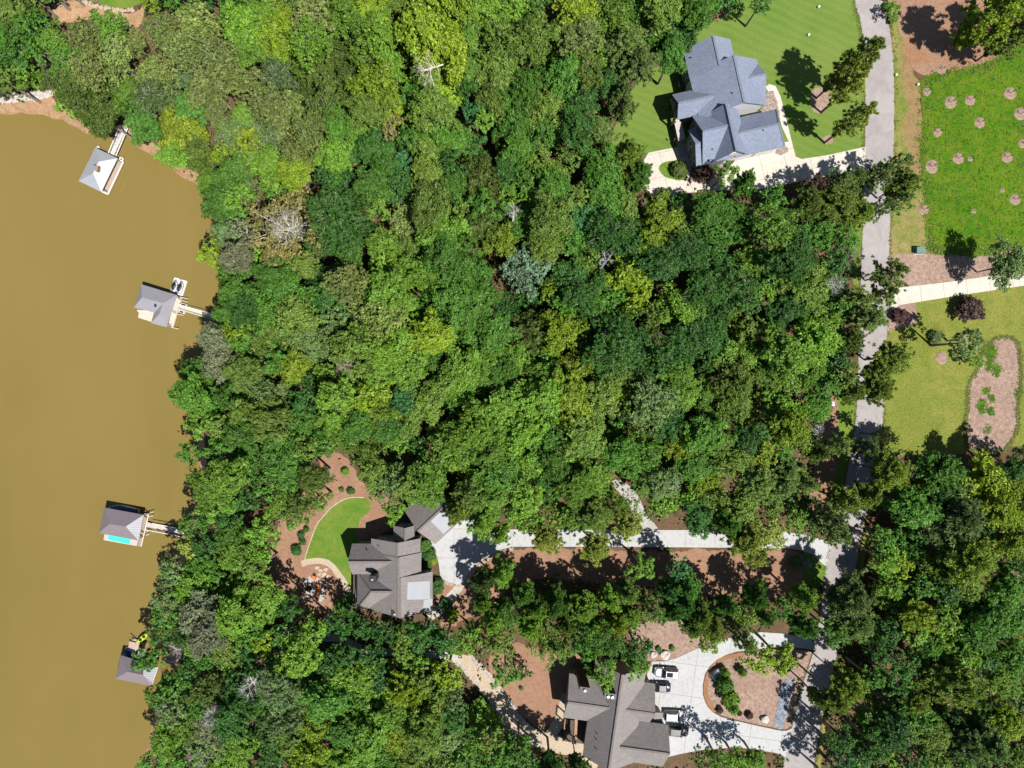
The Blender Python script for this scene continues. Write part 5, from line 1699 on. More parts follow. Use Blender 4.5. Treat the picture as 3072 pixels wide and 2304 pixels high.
# crowns picked from the photograph by tile of 768 x 576 pixels (2.88 picks per pixel): x, y, radius, colour, crown kind (b when left out)
LIST = {
    (0, 0): "80 120 130 og;60 500 150 dg;250 250 110 mg;480 380 130 lg s;770 330 170 os s;960 250 160 lg s;600 560 150 mg s;760 620 170 os s;1000 520 170 os s;640 800 150 do s;900 760 160 do s;620 900 110 lg;870 1020 150 do;1310 30 80 yg;1400 260 150 os s;1350 650 180 os s;1300 830 150 gg s;1480 860 140 gg s;1560 430 170 os s;1720 240 200 os s;1850 500 190 os s;1800 750 180 os s;2050 680 190 os s;2080 220 170 lg;2150 420 130 lg;1690 900 140 mg;1560 1120 185 ye;1250 1110 125 mg;1310 970 110 gg;1980 1150 140 gg s;1730 1340 150 do;1500 1350 120 lg;2160 1230 110 ye;1960 1340 110 yg;2010 1520 160 mg;2110 1640 140 gg s;1850 1590 120 lg;2110 1030 120 lg;1200 960 110 mg;1130 820 120 lg;1160 380 110 os s;30 320 120 mg;200 120 90 mg;330 700 80 lg;1860 950 130 os s;1640 650 120 gg s;480 700 110 do s",
    (1, 0): "60 150 150 lg;220 330 180 yg;200 140 120 yg;480 180 180 os s;130 430 140 yg;470 370 190 lg s;180 660 160 gg s;400 560 130 lg s;560 620 130 do;660 500 150 do;900 480 190 do s;930 270 200 lg c;1000 110 140 yg c;1110 340 150 lg c;780 100 140 lg c;600 90 120 og;1190 80 120 og;1450 250 230 yg c;1700 130 230 yg c;1860 330 190 lg c;1650 430 190 yg c;2000 140 170 lg c;2150 380 190 og;2100 610 180 og;1600 740 190 yg c;1490 650 140 lg;1050 750 190 yg c;1150 620 130 lg;600 900 180 do s;450 800 140 do s;800 720 140 do s;1150 930 190 yg;300 1000 200 os s;120 900 180 os s;80 1200 160 gg s;450 1150 160 os s;560 1280 120 os s;700 1080 140 mg;860 1150 180 lg;700 1340 160 lg;1180 1130 110 gd;1520 950 180 og;1580 1100 170 mg;1730 1210 130 mg;1880 980 90 bg;2040 860 160 og;2180 900 120 mg;2150 1150 120 mg;1000 1300 150 dg;1100 1420 120 mg;1500 1360 170 og;1650 1260 120 lg;350 1360 150 os s;130 1440 160 lg;330 1510 140 yg;680 1510 180 dg s;800 1620 140 dg s;1000 1600 140 mg;1230 1580 170 dg;1250 1450 110 bg;1480 1540 150 og;1950 1560 180 do;2170 1490 120 dg;1700 1600 130 mg;960 950 140 og;1330 850 110 mg;1850 620 130 lg",
    (2, 0): "80 120 160 lg;160 330 190 og;540 110 180 yg c;600 340 180 os s;640 600 150 og;900 180 190 lg c;1050 120 150 mg;1300 100 160 og;1480 190 180 dg;1620 110 130 mg;1000 400 180 pg d;1250 380 150 mg;1380 480 130 mg;1100 560 170 pg d;450 650 160 mg;280 720 170 mg;120 810 170 mg;290 960 180 og;950 860 165 pg a;830 740 140 dg;600 900 140 dg;560 1110 160 dg;310 1150 140 mg;720 1130 160 pg d;60 1060 140 mg;60 1300 140 mg;1000 1360 175 og p;760 1480 180 mg;1120 1510 125 mg p;250 1480 170 og;360 1600 140 mg;100 1560 120 mg;2150 30 90 dg;1910 80 80 dg;1850 1500 90 lg;2010 1580 120 mg p;430 480 130 mg;1440 330 130 dg;1700 50 90 mg",
    (3, 0): "800 520 150 py p 20;660 620 135 py p 18;690 770 115 py p 17;750 1030 125 py p 19;1900 170 230 yg p;2080 330 160 po p;1070 90 60 lg;600 1580 140 pg a;720 1570 140 pg a;960 1500 130 pg a;1130 1430 120 pg a;1160 1600 140 po p;2190 60 140 yg p;420 1600 90 mr f",
    (0, 1): "1900 100 150 mg;2070 60 120 lg;2120 350 120 sv;1960 380 130 gg;1830 540 100 yg;2050 560 140 sv;2000 700 130 mg;2060 880 140 mg;2010 1050 150 mg;2130 1010 140 dg;2050 1230 110 yg;1860 1280 130 sv;1900 1450 150 sv;1720 1600 150 mg;2100 1330 150 mg;2110 1550 140 og",
    (1, 1): "230 300 280 gd g;170 570 130 gd;650 190 210 dg s;700 420 160 dg s;820 110 160 dg s;870 330 140 dg s;400 640 140 og;160 740 150 mg;600 800 160 dg;270 850 150 mg;620 950 140 dg;820 560 110 mg s;780 790 180 os s;890 910 180 os s;1050 100 120 lg;1290 240 150 os s;1500 120 190 og;1600 350 190 lg;1100 450 130 lg;1330 480 140 og;1200 680 190 lg;1450 720 170 lg;1650 560 190 mg;1800 750 190 mg;1750 960 180 mg;1150 860 190 lg;1100 1080 190 os s;1260 1010 160 lg;900 1100 140 os s;1960 300 150 do;1960 120 120 mg;2120 440 140 yg c;350 1080 180 og;120 1050 170 mg;150 1260 180 og;420 1250 170 gg;690 1090 120 gg f;640 1290 170 gg;850 1350 190 og;1000 1250 120 dg;1130 1400 160 lg;1300 1320 190 lg;1500 1250 170 yg;1650 1130 160 mg;1850 1100 150 mg;1900 1310 150 mg;2060 1200 160 mg;2150 1000 120 dg s;1550 1450 160 mg;1310 1550 160 lg;1080 1560 150 lg;1750 1550 180 lg;1980 1490 170 lg;2130 1560 140 mg;350 1500 140 yg;200 1450 120 mg;100 1510 140 og;610 1560 100 lg;500 420 110 dg s;1950 900 140 mg;470 950 120 mg",
    (2, 1): "130 650 215 bc s;270 490 140 og;330 230 180 og;100 280 140 mg;600 250 160 bg c;560 460 160 mg c;850 350 190 dg s;950 180 160 og;830 80 160 mg;1260 270 170 yg c;1220 450 110 yg c;1050 470 140 dg;650 620 110 og;1030 760 205 yg c;1300 620 160 dg;1500 520 160 dg s;1750 360 210 mg s;2000 300 150 mg;1900 190 140 mg;1700 140 140 mg;1700 620 210 dg s;1900 850 240 dg s;2080 600 140 lg;1450 1050 200 lg c;1650 870 170 dg s;330 860 100 yg;480 760 160 dg;600 900 140 dg;200 1200 190 do;420 1200 180 yg c;730 1120 160 mg;950 1250 240 dg s;1200 1100 120 do;850 1400 210 dg s;1100 1450 190 dg s;1400 1350 200 dg s;1550 1250 190 dg s;1720 1250 160 dg s;1900 1080 90 yg;2050 1190 120 og;2000 1380 160 lg;1850 1400 120 lg;60 1450 140 lg;280 1580 150 lg;550 1530 160 yg;900 1620 140 og;1450 1600 140 lg;1950 1560 180 og;1250 1600 130 dg;2160 870 90 lg;1780 1030 130 dg s;440 1000 110 mg;700 960 120 mg",
    (3, 1): "50 300 190 lg s;350 110 140 do d;600 120 180 po d;780 190 130 po p;970 130 100 pg a;1140 80 110 pg a;450 350 160 mg;640 400 120 mg;200 600 170 dg;340 720 160 og;350 910 150 og;450 1130 170 lg;150 1050 140 dg;400 1310 190 lg c;150 1410 190 lg c;730 960 190 pg a;1060 700 150 pg a;1000 880 130 pg a;880 1090 140 pg d;1080 1430 160 po d;950 1570 140 po d;360 1560 140 lg c;640 1600 110 og;2060 630 165 gg;1700 1300 115 gg f 10;1780 1460 70 lg;600 1000 110 mg;560 600 110 dg;720 1280 110 do d",
    (0, 2): "1650 100 150 mg;1800 200 160 mg;1750 340 120 lg;2050 100 140 mg;2110 260 140 og;1920 360 100 og;2110 430 140 mg;1650 600 95 mg;1950 800 170 lg;2100 700 140 mg;1810 900 150 lg;1850 1050 120 lg;2150 1000 100 dg;1690 1200 110 mg;1800 1170 75 ye;1650 1400 90 py;2000 1310 140 mg;2060 1480 160 lg;1510 1610 110 gg;1750 1600 140 mg;2000 970 120 lg;1900 550 110 mg",
    (1, 2): "100 100 160 gg;100 310 180 og;420 150 120 dg;700 130 160 lg;1000 150 190 yg;1080 270 140 yg;1300 130 150 bg;1500 130 160 og;1780 90 180 mg;2120 230 180 lg;200 460 160 mg;400 350 140 mg;680 300 140 lg;720 430 140 lg;900 340 140 mg;1120 370 140 mg;1300 350 140 og;1600 430 150 og;950 560 170 og f;600 500 110 mg;430 560 120 og;300 690 170 mg;500 800 130 do;150 700 140 mg;1200 880 170 gg f;1050 780 140 og;1500 800 180 lg c;1420 950 120 lg c;1750 500 180 lg;1900 400 180 lg;1850 650 180 lg;2050 600 170 lg;2100 800 170 mg;1900 950 170 og;2050 1000 160 lg;1750 1100 150 po p;1960 1180 160 lg p;2110 1300 100 lg p;1200 1090 90 lg;250 1000 140 og;400 1050 130 og f;540 1000 100 og f;330 1140 100 lg;60 1250 120 lg;50 1450 110 lg;1330 880 110 og f",
    (2, 2): "100 150 190 lg;300 100 180 lg;500 100 180 yg;750 120 180 og;930 80 110 yg;1200 180 220 gg s;1450 100 140 lg;1650 80 160 lg;1900 120 160 og;100 400 180 lg;350 450 160 mg;620 460 180 og;1050 480 170 do;1100 650 190 mg s;950 600 140 mg;1450 520 150 yg;1650 430 160 mg;1780 480 140 lg;1900 650 160 og;1550 700 140 mg;1650 850 160 yg;2000 500 130 dg;2150 600 120 yg;2120 850 170 pg d;1300 850 140 gg;1480 980 110 lg;80 700 180 lg;250 650 150 lg;380 700 140 mg;700 800 140 lg;550 900 140 lg;750 960 150 og f;100 1000 160 lg;950 1050 130 lg f;300 1340 140 py d;700 1150 150 og d;1000 1230 130 py d;720 1420 140 py d;1750 1050 170 og;1950 1080 170 og;1600 1160 130 dg;1850 1200 150 mg p;2030 1350 180 py d;2110 1490 110 py d;1120 1580 100 lg;1450 1610 110 bg;500 600 130 mg;1350 330 140 dg;150 1180 120 lg;500 1160 90 lg",
    (3, 2): "100 250 170 lg c;200 380 160 yg c;400 190 140 mg;700 60 140 po p;950 50 130 po d;600 530 110 pg a;850 560 120 pg a;1000 450 70 pg a;1050 760 170 po d;150 750 140 pg d;100 900 140 pg d;650 1000 150 po p;850 960 140 po p;500 1180 190 pg a;600 1290 130 pg a;1450 760 190 mg c;1300 900 120 yg c;1850 850 190 yg c;2050 900 160 yg c;2000 1100 140 yg c;2150 1150 110 yg c;1600 1150 240 gg d;1250 1080 160 mg;1100 1000 120 mg;1700 1500 240 po d;950 1350 110 mg;1000 1500 120 lg;1120 1560 100 yg;2080 1350 140 yg c;30 1250 100 py;60 1340 80 py;330 860 120 pg a;2140 720 130 dg;1500 940 130 dg;430 600 100 do p;1450 1300 120 dg;380 480 80 gg f",
    (0, 3): "1450 170 120 gg;1650 80 140 lg;1560 280 75 yg;1740 330 180 sv;1790 490 160 sv;1450 350 120 mg;1400 480 100 dg;1290 710 115 mg;1600 530 90 dg;2050 150 160 lg;2000 350 160 lg;1950 630 140 og;1550 950 150 mg;1430 1000 120 mg;1800 980 160 do;1500 1150 120 gg f;1450 1400 140 lg;1620 1320 140 lg;1810 1300 130 sv;1340 1590 110 mg;2000 1250 160 dg;2100 1090 140 dg;2080 1450 140 lg;2000 1600 140 lg;1750 1130 110 mg;1850 1450 110 gg f;1700 560 110 lg",
    (1, 3): "1980 40 130 do p;2130 -30 130 lg p;100 180 140 lg;60 310 120 lg;300 270 100 dg;500 480 120 lg;370 700 180 lg;180 1000 180 gg s;60 560 100 yg;420 950 160 gg;250 1250 140 gg;60 1150 100 mg;700 900 150 lg;600 1080 160 mg;550 1250 180 yg;750 1100 140 lg;950 870 140 lg;1100 890 110 bg;1250 1000 150 yg d;1370 1050 120 yg d;1650 850 120 yg f;1700 1050 100 gg;1600 1000 120 og;1550 1150 160 og;1700 1200 120 dg;1000 1200 160 lg;1200 1180 140 lg;1000 1400 160 lg;1200 1400 140 yg;1450 1350 160 og;1600 1400 170 gg;1640 1570 110 og;450 1580 180 yg;150 1500 140 dg;800 1560 160 lg;1100 1600 140 mg;1350 1550 140 og;1000 690 110 dg;1960 230 100 lg p;2050 400 120 lg p;2100 560 120 og f;2150 830 110 mg;1960 1230 150 lg h;300 1430 130 og;750 1350 130 mg;1400 1200 130 mg;880 1030 120 mg;2110 250 80 mg p;250 500 110 mg;650 740 110 dg",
    (2, 3): "100 150 120 mg p;220 260 110 lg p;150 430 130 lg p;300 560 150 og f;620 290 140 lg d;850 200 130 lg p;900 400 130 yg p;650 590 150 mg f;850 600 130 mg f;1180 270 160 pg a;1500 90 150 mg p;1080 620 120 dg;790 830 110 lg f;1080 780 90 lg f;1720 430 130 po p;1700 560 90 po f;2000 530 140 pg a;2100 180 130 mg p;2120 710 120 yg;2180 350 90 mg p;90 820 65 dg h;480 420 120 og p;700 420 130 lg p;420 620 100 og f;1850 250 110 mg p;1350 130 110 dg p;60 1480 120 mg;150 1580 110 dg;330 1640 120 dg p;560 1650 110 dg p;380 240 130 mg p;980 130 140 og p;1380 300 130 mg p;1620 330 130 og p;1500 230 110 dg p;1010 330 120 lg p;1560 440 110 og p",
    (3, 3): "300 190 130 lg p;700 200 200 pg d;750 400 170 pg d;600 440 120 pg d;100 700 120 yg;300 430 140 mg p;700 940 150 po d;600 1080 120 po d;430 1050 90 po p;960 220 75 mr;1050 100 140 lg;1300 350 140 yg;1450 480 85 yg;1500 350 120 lg;1250 480 120 lg;1650 650 190 lg;1800 500 140 mg;1750 250 140 dg;1900 400 160 mg;2100 350 160 mg;2050 150 140 mg;1700 40 140 og;1600 930 225 po d;1350 620 140 mg;2000 900 150 lg;2100 700 140 mg;1250 1080 140 po d;1150 1170 120 mg;900 1260 120 mg;1050 1350 160 dg;1150 1300 110 og;900 1450 120 dg;1400 1350 150 og;1600 1300 140 dg;1700 1450 170 gg d;1900 1450 180 gg d;2050 1250 140 yg;2150 1550 140 og;1450 1600 140 og;1250 1580 120 dg;600 1400 110 dg;650 1580 100 bg;880 870 100 mg;1850 1180 140 mg;2170 1050 110 dg;1100 900 120 dg;1000 480 110 dg;950 620 110 dg;1150 750 120 dg;1830 700 120 dg;1650 1600 120 mg;780 1550 100 dg;1300 1200 120 mg;560 480 110 mg",
}
LAND = [  # things a tree can be found by
    ('the sandy shore dock', 310, 510), ('the jet ski dock', 490, 900), ('the turquoise mat dock', 380, 1570), ('the L roofed dock', 430, 2010), ('the blue grey house', 2170, 330), ('the taupe house', 1180, 1650),
    ('the brown grey house', 1840, 2140), ('the gold tree', 850, 680), ('the toppled snag', 1290, 205), ('the blue green tree', 1580, 802), ('the east driveway mouth', 2690, 890),
    ('the court driveway mouth', 2450, 1640), ('the mulch island', 2230, 2060), ('the curved bright lawn', 1010, 1590), ('the pale cabinet', 2489, 1212), ('the oval sand bed', 2985, 1190),
    ('the lacy dead tree', 2512, 845), ('the central yellow tree', 1893, 840), ('the gravel lane', 1915, 1525), ('the mulch ring meadow', 2900, 460), ('the oval front lawn', 2015, 515), ('the white dead tree', 752, 2062),
    ('the brown snag', 1035, 1090), ('the small white snag', 1540, 630), ('the gravel path bend', 1440, 2040), ('the fire pit', 930, 1765), ('the riprap shore', 80, 290), ('the woodland path', 1180, 1955), ('the walled driveway court', 1400, 1640),
    ('the tangled shore snag', 590, 2270), ('the road foot', 2400, 2250), ('the upper mulch bed', 2850, 120)]
DIRS = ['east', 'north-east', 'north', 'north-west', 'west', 'south-west', 'south', 'south-east']
KIND = {'b': ('leafy_tree', 'round leafy tree'), 's': ('fine_leaved_tree', 'fine leaved tree'), 'c': ('broad_leaved_tree', 'clumped tree'), 'f': ('leafy_tree', 'thin crowned tree'), 'p': ('pine_tree', 'open pine'), 'a': ('pine_tree', 'airy pine'), 'd': ('pine_tree', 'dense pine'), 'g': ('leafy_tree', 'bare branched tree'), 'h': ('leafy_tree', 'bushy low tree')}
GROUPN = {'fine_leaved_tree': 'fine leaved trees of the lakeside woods', 'broad_leaved_tree': 'broad leaved trees of the lakeside woods', 'leafy_tree': 'leafy trees of the lakeside woods', 'pine_tree': 'pines of the lakeside woods'}
PLANTED = []
PLACED = []
trng = random.Random(5)


def plant(px, py, rpx, colr, kind, zc=None, hgt=None, listed=True):
    given = hgt is not None
    tall = kind in 'pda'
    r = rpx / F * (H - 15)
    if hgt is None:
        if tall:
            hgt = min(25, max(7.0, 9 + 1.9 * r)) * trng.uniform(0.92, 1.08)
        elif kind == 'h':
            hgt = r * 1.5
        else:
            hgt = min(21.5, max(3.0, 2.3 * r + 7.0)) * trng.uniform(0.72, 1.18)
            if rpx < 28:
                hgt = 2.2 * r + 1.5
    protos = PROTO[kind]
    crown_me, limb_me = protos[trng.randrange(len(protos))]
    vun = {'b': 0.75, 's': 0.62, 'c': 0.85, 'f': 0.75, 'p': 1.0, 'a': 1.0, 'd': 0.85, 'g': 0.5, 'h': 0.8}[kind]
    vh = min(hgt * 0.47, r * vun * (2.0 if kind in 'pa' else 1.65 if kind == 'd' else 1.25))
    if kind in 'pa':
        vh = max(vh, hgt * (0.34 if not given else 0.43))
    zc = hgt - vh
    r = rpx / F * (H - zc)
    p = at(px, py, zc)
    if kind in 'pda':                                     # crown centre is picked where the needles are, the tip leans further out
        p = at(px, py, zc + vh * 0.15)
    name, _ = KIND[kind]
    root = thing(name, None, 'tree', (p.x, p.y, 0), trng.uniform(0, 6.28))
    tr = link('trunk', TRUNKS[trng.randrange(3)], root)
    tw = (0.009 if tall else 0.013) * hgt + 0.05
    tr.scale = (tw, tw, zc - vh * 0.35)
    barkc = (0.17, 0.13, 0.10) if tall else (0.30, 0.26, 0.22)
    tr.color = (*barkc, 1)
    cr = link('crown', crown_me, root)
    cr.location = (0, 0, zc)
    sx = trng.uniform(0.84, 1.16)
    w_ = 1.20 if kind in 'pda' else 1.07
    cr.scale = (r * w_ * sx, r * w_ / sx, vh / vun)
    j = trng.uniform(0.74, 1.24)
    b = PAL[colr]
    cr.color = (b[0] * j * trng.uniform(0.95, 1.05), b[1] * j, b[2] * j * trng.uniform(0.9, 1.15), 1)
    lm = link('limbs', limb_me, cr)
    lm.color = (0.16, 0.125, 0.10, 1) if tall else ((0.50, 0.46, 0.42, 1) if colr in ('sv', 'gd', 'gg', 'py') else (0.30, 0.26, 0.21, 1))
    PLANTED.append([root, px, py, rpx, colr, kind, hgt])
    return root


QUEUE = []
for (c_, r_), s in LIST.items():
    for it in s.split(';'):
        q = it.split()
        x, y = tile(c_, r_, float(q[0]), float(q[1]))
        QUEUE.append((x, y, float(q[2]) / 2.88, q[3], q[4] if len(q) > 4 else 'b', float(q[5]) if len(q) > 5 else None))

for i, qq in enumerate(QUEUE):
    PLACED.append(qq)
leafy = sorted([q for q in QUEUE if q[4] in 'bfgh'], key=lambda q: -q[2])
SINGLE = set(id(q) for q in leafy[:300])
MASS = []
for q in QUEUE:
    if q[4] in 'bfgh' and id(q) not in SINGLE:
        MASS.append((q[0], q[1], q[2], q[3], None))
    else:
        plant(q[0], q[1], q[2], q[3], q[4], hgt=q[5])

# young trees that close the canopy between the picked crowns
def is_open(x, y, m=0):
    return any(inside(p, x + dx, y + dy) for p in OPEN for dx, dy in ((0, 0), (m, 0), (-m, 0), (0, m), (0, -m)))


frng = random.Random(9)
fill = 0
for gy in range(-70, 2400, 34):
    for gx in range(-70, 3160, 34):
        x, y = gx + frng.uniform(-14, 14), gy + frng.uniform(-14, 14)
        if fill > 420:
            continue
        rp = frng.uniform(30, 42)
        near = min((math.hypot(x - t[0], y - t[1]) - t[2]) for t in PLACED)
        if near < 9 or (y > 2290 and 1690 < x < 2420) or (y > 1500 and abs(x - (2600 - (y - 1550) * 0.22)) < 95):
            continue
        if is_open(x, y, rp * 0.8):
            continue
        cc = frng.choice(('mg', 'dg', 'og', 'lg', 'mg', 'dg'))
        PLACED.append((x, y, rp))
        MASS.append((x, y, rp, cc, frng.uniform(8, 13)))
        fill += 1
print('trees', len(PLANTED), 'fill', fill, 'mass', len(MASS))

# the many smaller trees past the individually built ones: one object, real leaves and trunks
mrng = np.random.default_rng(77)
SMALL = []
for i in range(4):
    rg = np.random.default_rng(700 + i)
    lob = lumpy(rg, 5, 0.5)
    c_, n_, s_, t_ = [], [], [], []
    for k in range(26):
        z = max(-0.4, 1 - (k + 0.5) / 26 * 1.4)
        a = 2.39996 * k + rg.uniform(-.4, .4)
        rad = math.sqrt(max(0, 1 - z * z)) * 0.84 * lob(a) * rg.uniform(0.7, 1.05)
        c = np.array([math.cos(a) * rad, math.sin(a) * rad, z * 0.75])
        for j in range(6):
            d_ = rg.normal(size=3)
            d_[2] = d_[2] * 0.75 + 0.5
            d_ /= np.linalg.norm(d_)
            m = 8
            c_.append(c + d_ * 0.26 * rg.uniform(0.6, 1.1) + rg.normal(size=(m, 3)) * 0.055)
            n_.append(d_ * 0.65 + np.array([0, 0, 0.6]) + rg.normal(size=(m, 3)) * 0.36)
            s_.append(0.082 * rg.uniform(0.6, 1.3, m))
            t_.append(np.full(m, 1 + rg.normal(0, 0.16)) + rg.normal(0, 0.12, m))
    SMALL.append([np.concatenate(v) for v in (c_, n_, s_, t_)])
mc, mn, ms_, mt = [], [], [], []
tb = MB()
for px, py, rpx, colr, hgt in MASS:
    c, n, s, t = SMALL[mrng.integers(4)]
    r = rpx / F * (H - 12)
    if hgt is None:
        hgt = min(20, max(3.0, 2.3 * r + 7.0)) * mrng.uniform(0.9, 1.08) if rpx > 28 else 2.2 * r + 1.5
    vh = min(hgt * 0.47, r * 1.1)
    zc = hgt - vh
    p = at(px, py, zc)
    a = mrng.uniform(0, 6.28)
    rot = np.array([[math.cos(a), -math.sin(a), 0], [math.sin(a), math.cos(a), 0], [0, 0, 1]])
    k = r * 1.10
    mc.append((c @ rot.T) * np.array([k, k, vh / 0.75]) + np.array(p))
    mn.append(n @ rot.T)
    ms_.append(s * k)
    b = np.array(PAL[colr]) * mrng.uniform(0.84, 1.16)
    mt.append(np.clip(t, 0.4, 1.7)[:, None] * b[None, :])
    tb.tube([(p.x, p.y, 0), (p.x, p.y, zc)], [0.16 + 0.01 * hgt, 0.08], 6, False)
me = leaf_mesh('understory_trees', np.concatenate(mc), np.concatenate(mn), np.concatenate(ms_), np.concatenate(mt), M['leaf_mass'], rng=mrng)
me.color_attributes['tint'].name = 'leaf_colour'
us = link('understory_trees', me, kind='stuff')
tk = tb.build('trunks', M['bark'], us, True, 'stuff')
tk.color = (0.22, 0.18, 0.15, 1)

# ---- labels: kind, colour and size, then where it stands; ranks part the ones that still read alike
def size_word(r):
    return 'small' if r < 37 else 'mid-sized' if r < 56 else 'large'


def relation(px, py, nmax=99):
    n, dx, dy = min(((n, px - x, py - y) for n, x, y in LAND), key=lambda t: math.hypot(t[1], t[2]))
    a = math.degrees(math.atan2(-dy, dx)) % 360
    return n, DIRS[int((a + 22.5) // 45) % 8], math.hypot(dx, dy)


ORD = ['nearest', 'second nearest', 'third nearest', 'fourth nearest', 'fifth nearest', 'sixth nearest', 'seventh nearest', 'eighth nearest']


def label_all(rows, noun):
    """rows: (object, px, py, look words)"""
    seen = {}
    for o, px, py, look in rows:
        n, d_, dist = relation(px, py)
        seen.setdefault((look, d_, n), []).append((dist, o))
    for (look, d_, n), L in seen.items():
        L.sort(key=lambda t: t[0])
        for k, (dist, o) in enumerate(L):
            o['label'] = f"{look} {d_} of {n}" if len(L) == 1 else f"{look} {d_} of {n}, {ORD[min(k, 7)]}"


rows = []
for root, px, py, rpx, colr, kind, h_ in PLANTED:
    nm, noun = KIND[kind]
    root['group'] = GROUPN[nm]
    rows.append((root, px, py, f"{size_word(rpx)} {WORD[colr]} {noun}"))
label_all(rows, 'tree')

# ---- dead trees and bare tops
DEADS = [
    ((1, 0), 1500, 600, 165, (0.62, 0.55, 0.46), 'toppled pale dead tree with bare limbs lying over the canopy', 20.5),
    ((1, 1), 250, 300, 250, (0.55, 0.52, 0.46), 'pale bare branches of the straw gold tree near the shore', 19.5),
    ((1, 1), 770, 1490, 130, (0.33, 0.25, 0.21), 'brown dead snag with broken limbs in the woods', 17),
    ((2, 1), 10, 165, 85, (0.55, 0.52, 0.50), 'small white dead snag deep in the woods', 18),
    ((2, 1), 815, 575, 85, (0.52, 0.50, 0.50), 'pale twiggy dead tree beside the yellow green central tree', 18.5),
    ((3, 1), 600, 790, 130, (0.52, 0.50, 0.48), 'lacy pale dead tree beside the road', 13),
    ((3, 1), 740, 560, 150, (0.13, 0.11, 0.10), 'dark bare tree reaching over the road edge', 12),
    ((0, 3), 2150, 960, 125, (0.60, 0.58, 0.56), 'white dead tree among dark shore trees', 17),
    ((0, 3), 1810, 1230, 125, (0.55, 0.53, 0.50), 'pale bare topped tree by the lake edge', 16),
    ((0, 3), 1390, 1140, 90, (0.52, 0.50, 0.48), 'bare pale twigs leaning out over the lake', 9),
    ((0, 3), 1690, 1560, 200, (0.46, 0.39, 0.36), 'tangled pinkish grey dead shore tree at the lower edge', 13),
    ((0, 3), 1520, 660, 140, (0.45, 0.40, 0.36), 'bare grey tree above the L roofed dock gangway', 8),
    ((1, 2), 290, 1040, 80, (0.50, 0.48, 0.46), 'small bare grey tree by the curved lawn bed', 9),
    ((2, 2), 1400, 880, 85, (0.48, 0.47, 0.46), 'grey bare topped tree north of the court driveway', 15),
    ((3, 2), 440, 390, 80, (0.50, 0.50, 0.50), 'grey dead tree beside the pale utility cabinet', 10),
    ((3, 1), 1700, 1270, 90, (0.50, 0.49, 0.47), 'pale bare limbs of the small tree on the pale lawn', 6.0),
]
for k, (tl, x, y, rr, c, lab, zt) in enumerate(DEADS):
    px, py = tile(*tl, x, y)
    r = rr / 2.88 / F * (H - zt + 3)
    p = at(px, py, zt - r * 0.4)
    root = thing('dead_tree', lab, 'dead tree', (p.x, p.y, 0), 0.8 * k, 'dead trees')
    b = link('branches', BARE if k in (1, 5, 8, 15) else DEAD[k % 4], root)
    b.location = (0, 0, zt - r * 0.75)
    b.scale = (r * 0.95, r * 0.95, r * 0.85)
    b.color = (*c, 1)
    if k == 0:
        b.rotation_euler = (R(20), R(-62), 0)
        root.rotation_euler.z = R(8)
        b.location.z = zt - 1.0
    t = link('trunk', TRUNKS[k % 3], root)
    t.scale = (0.22, 0.22, max(1.0, zt - r * 1.3))
    t.color = (*c, 1)

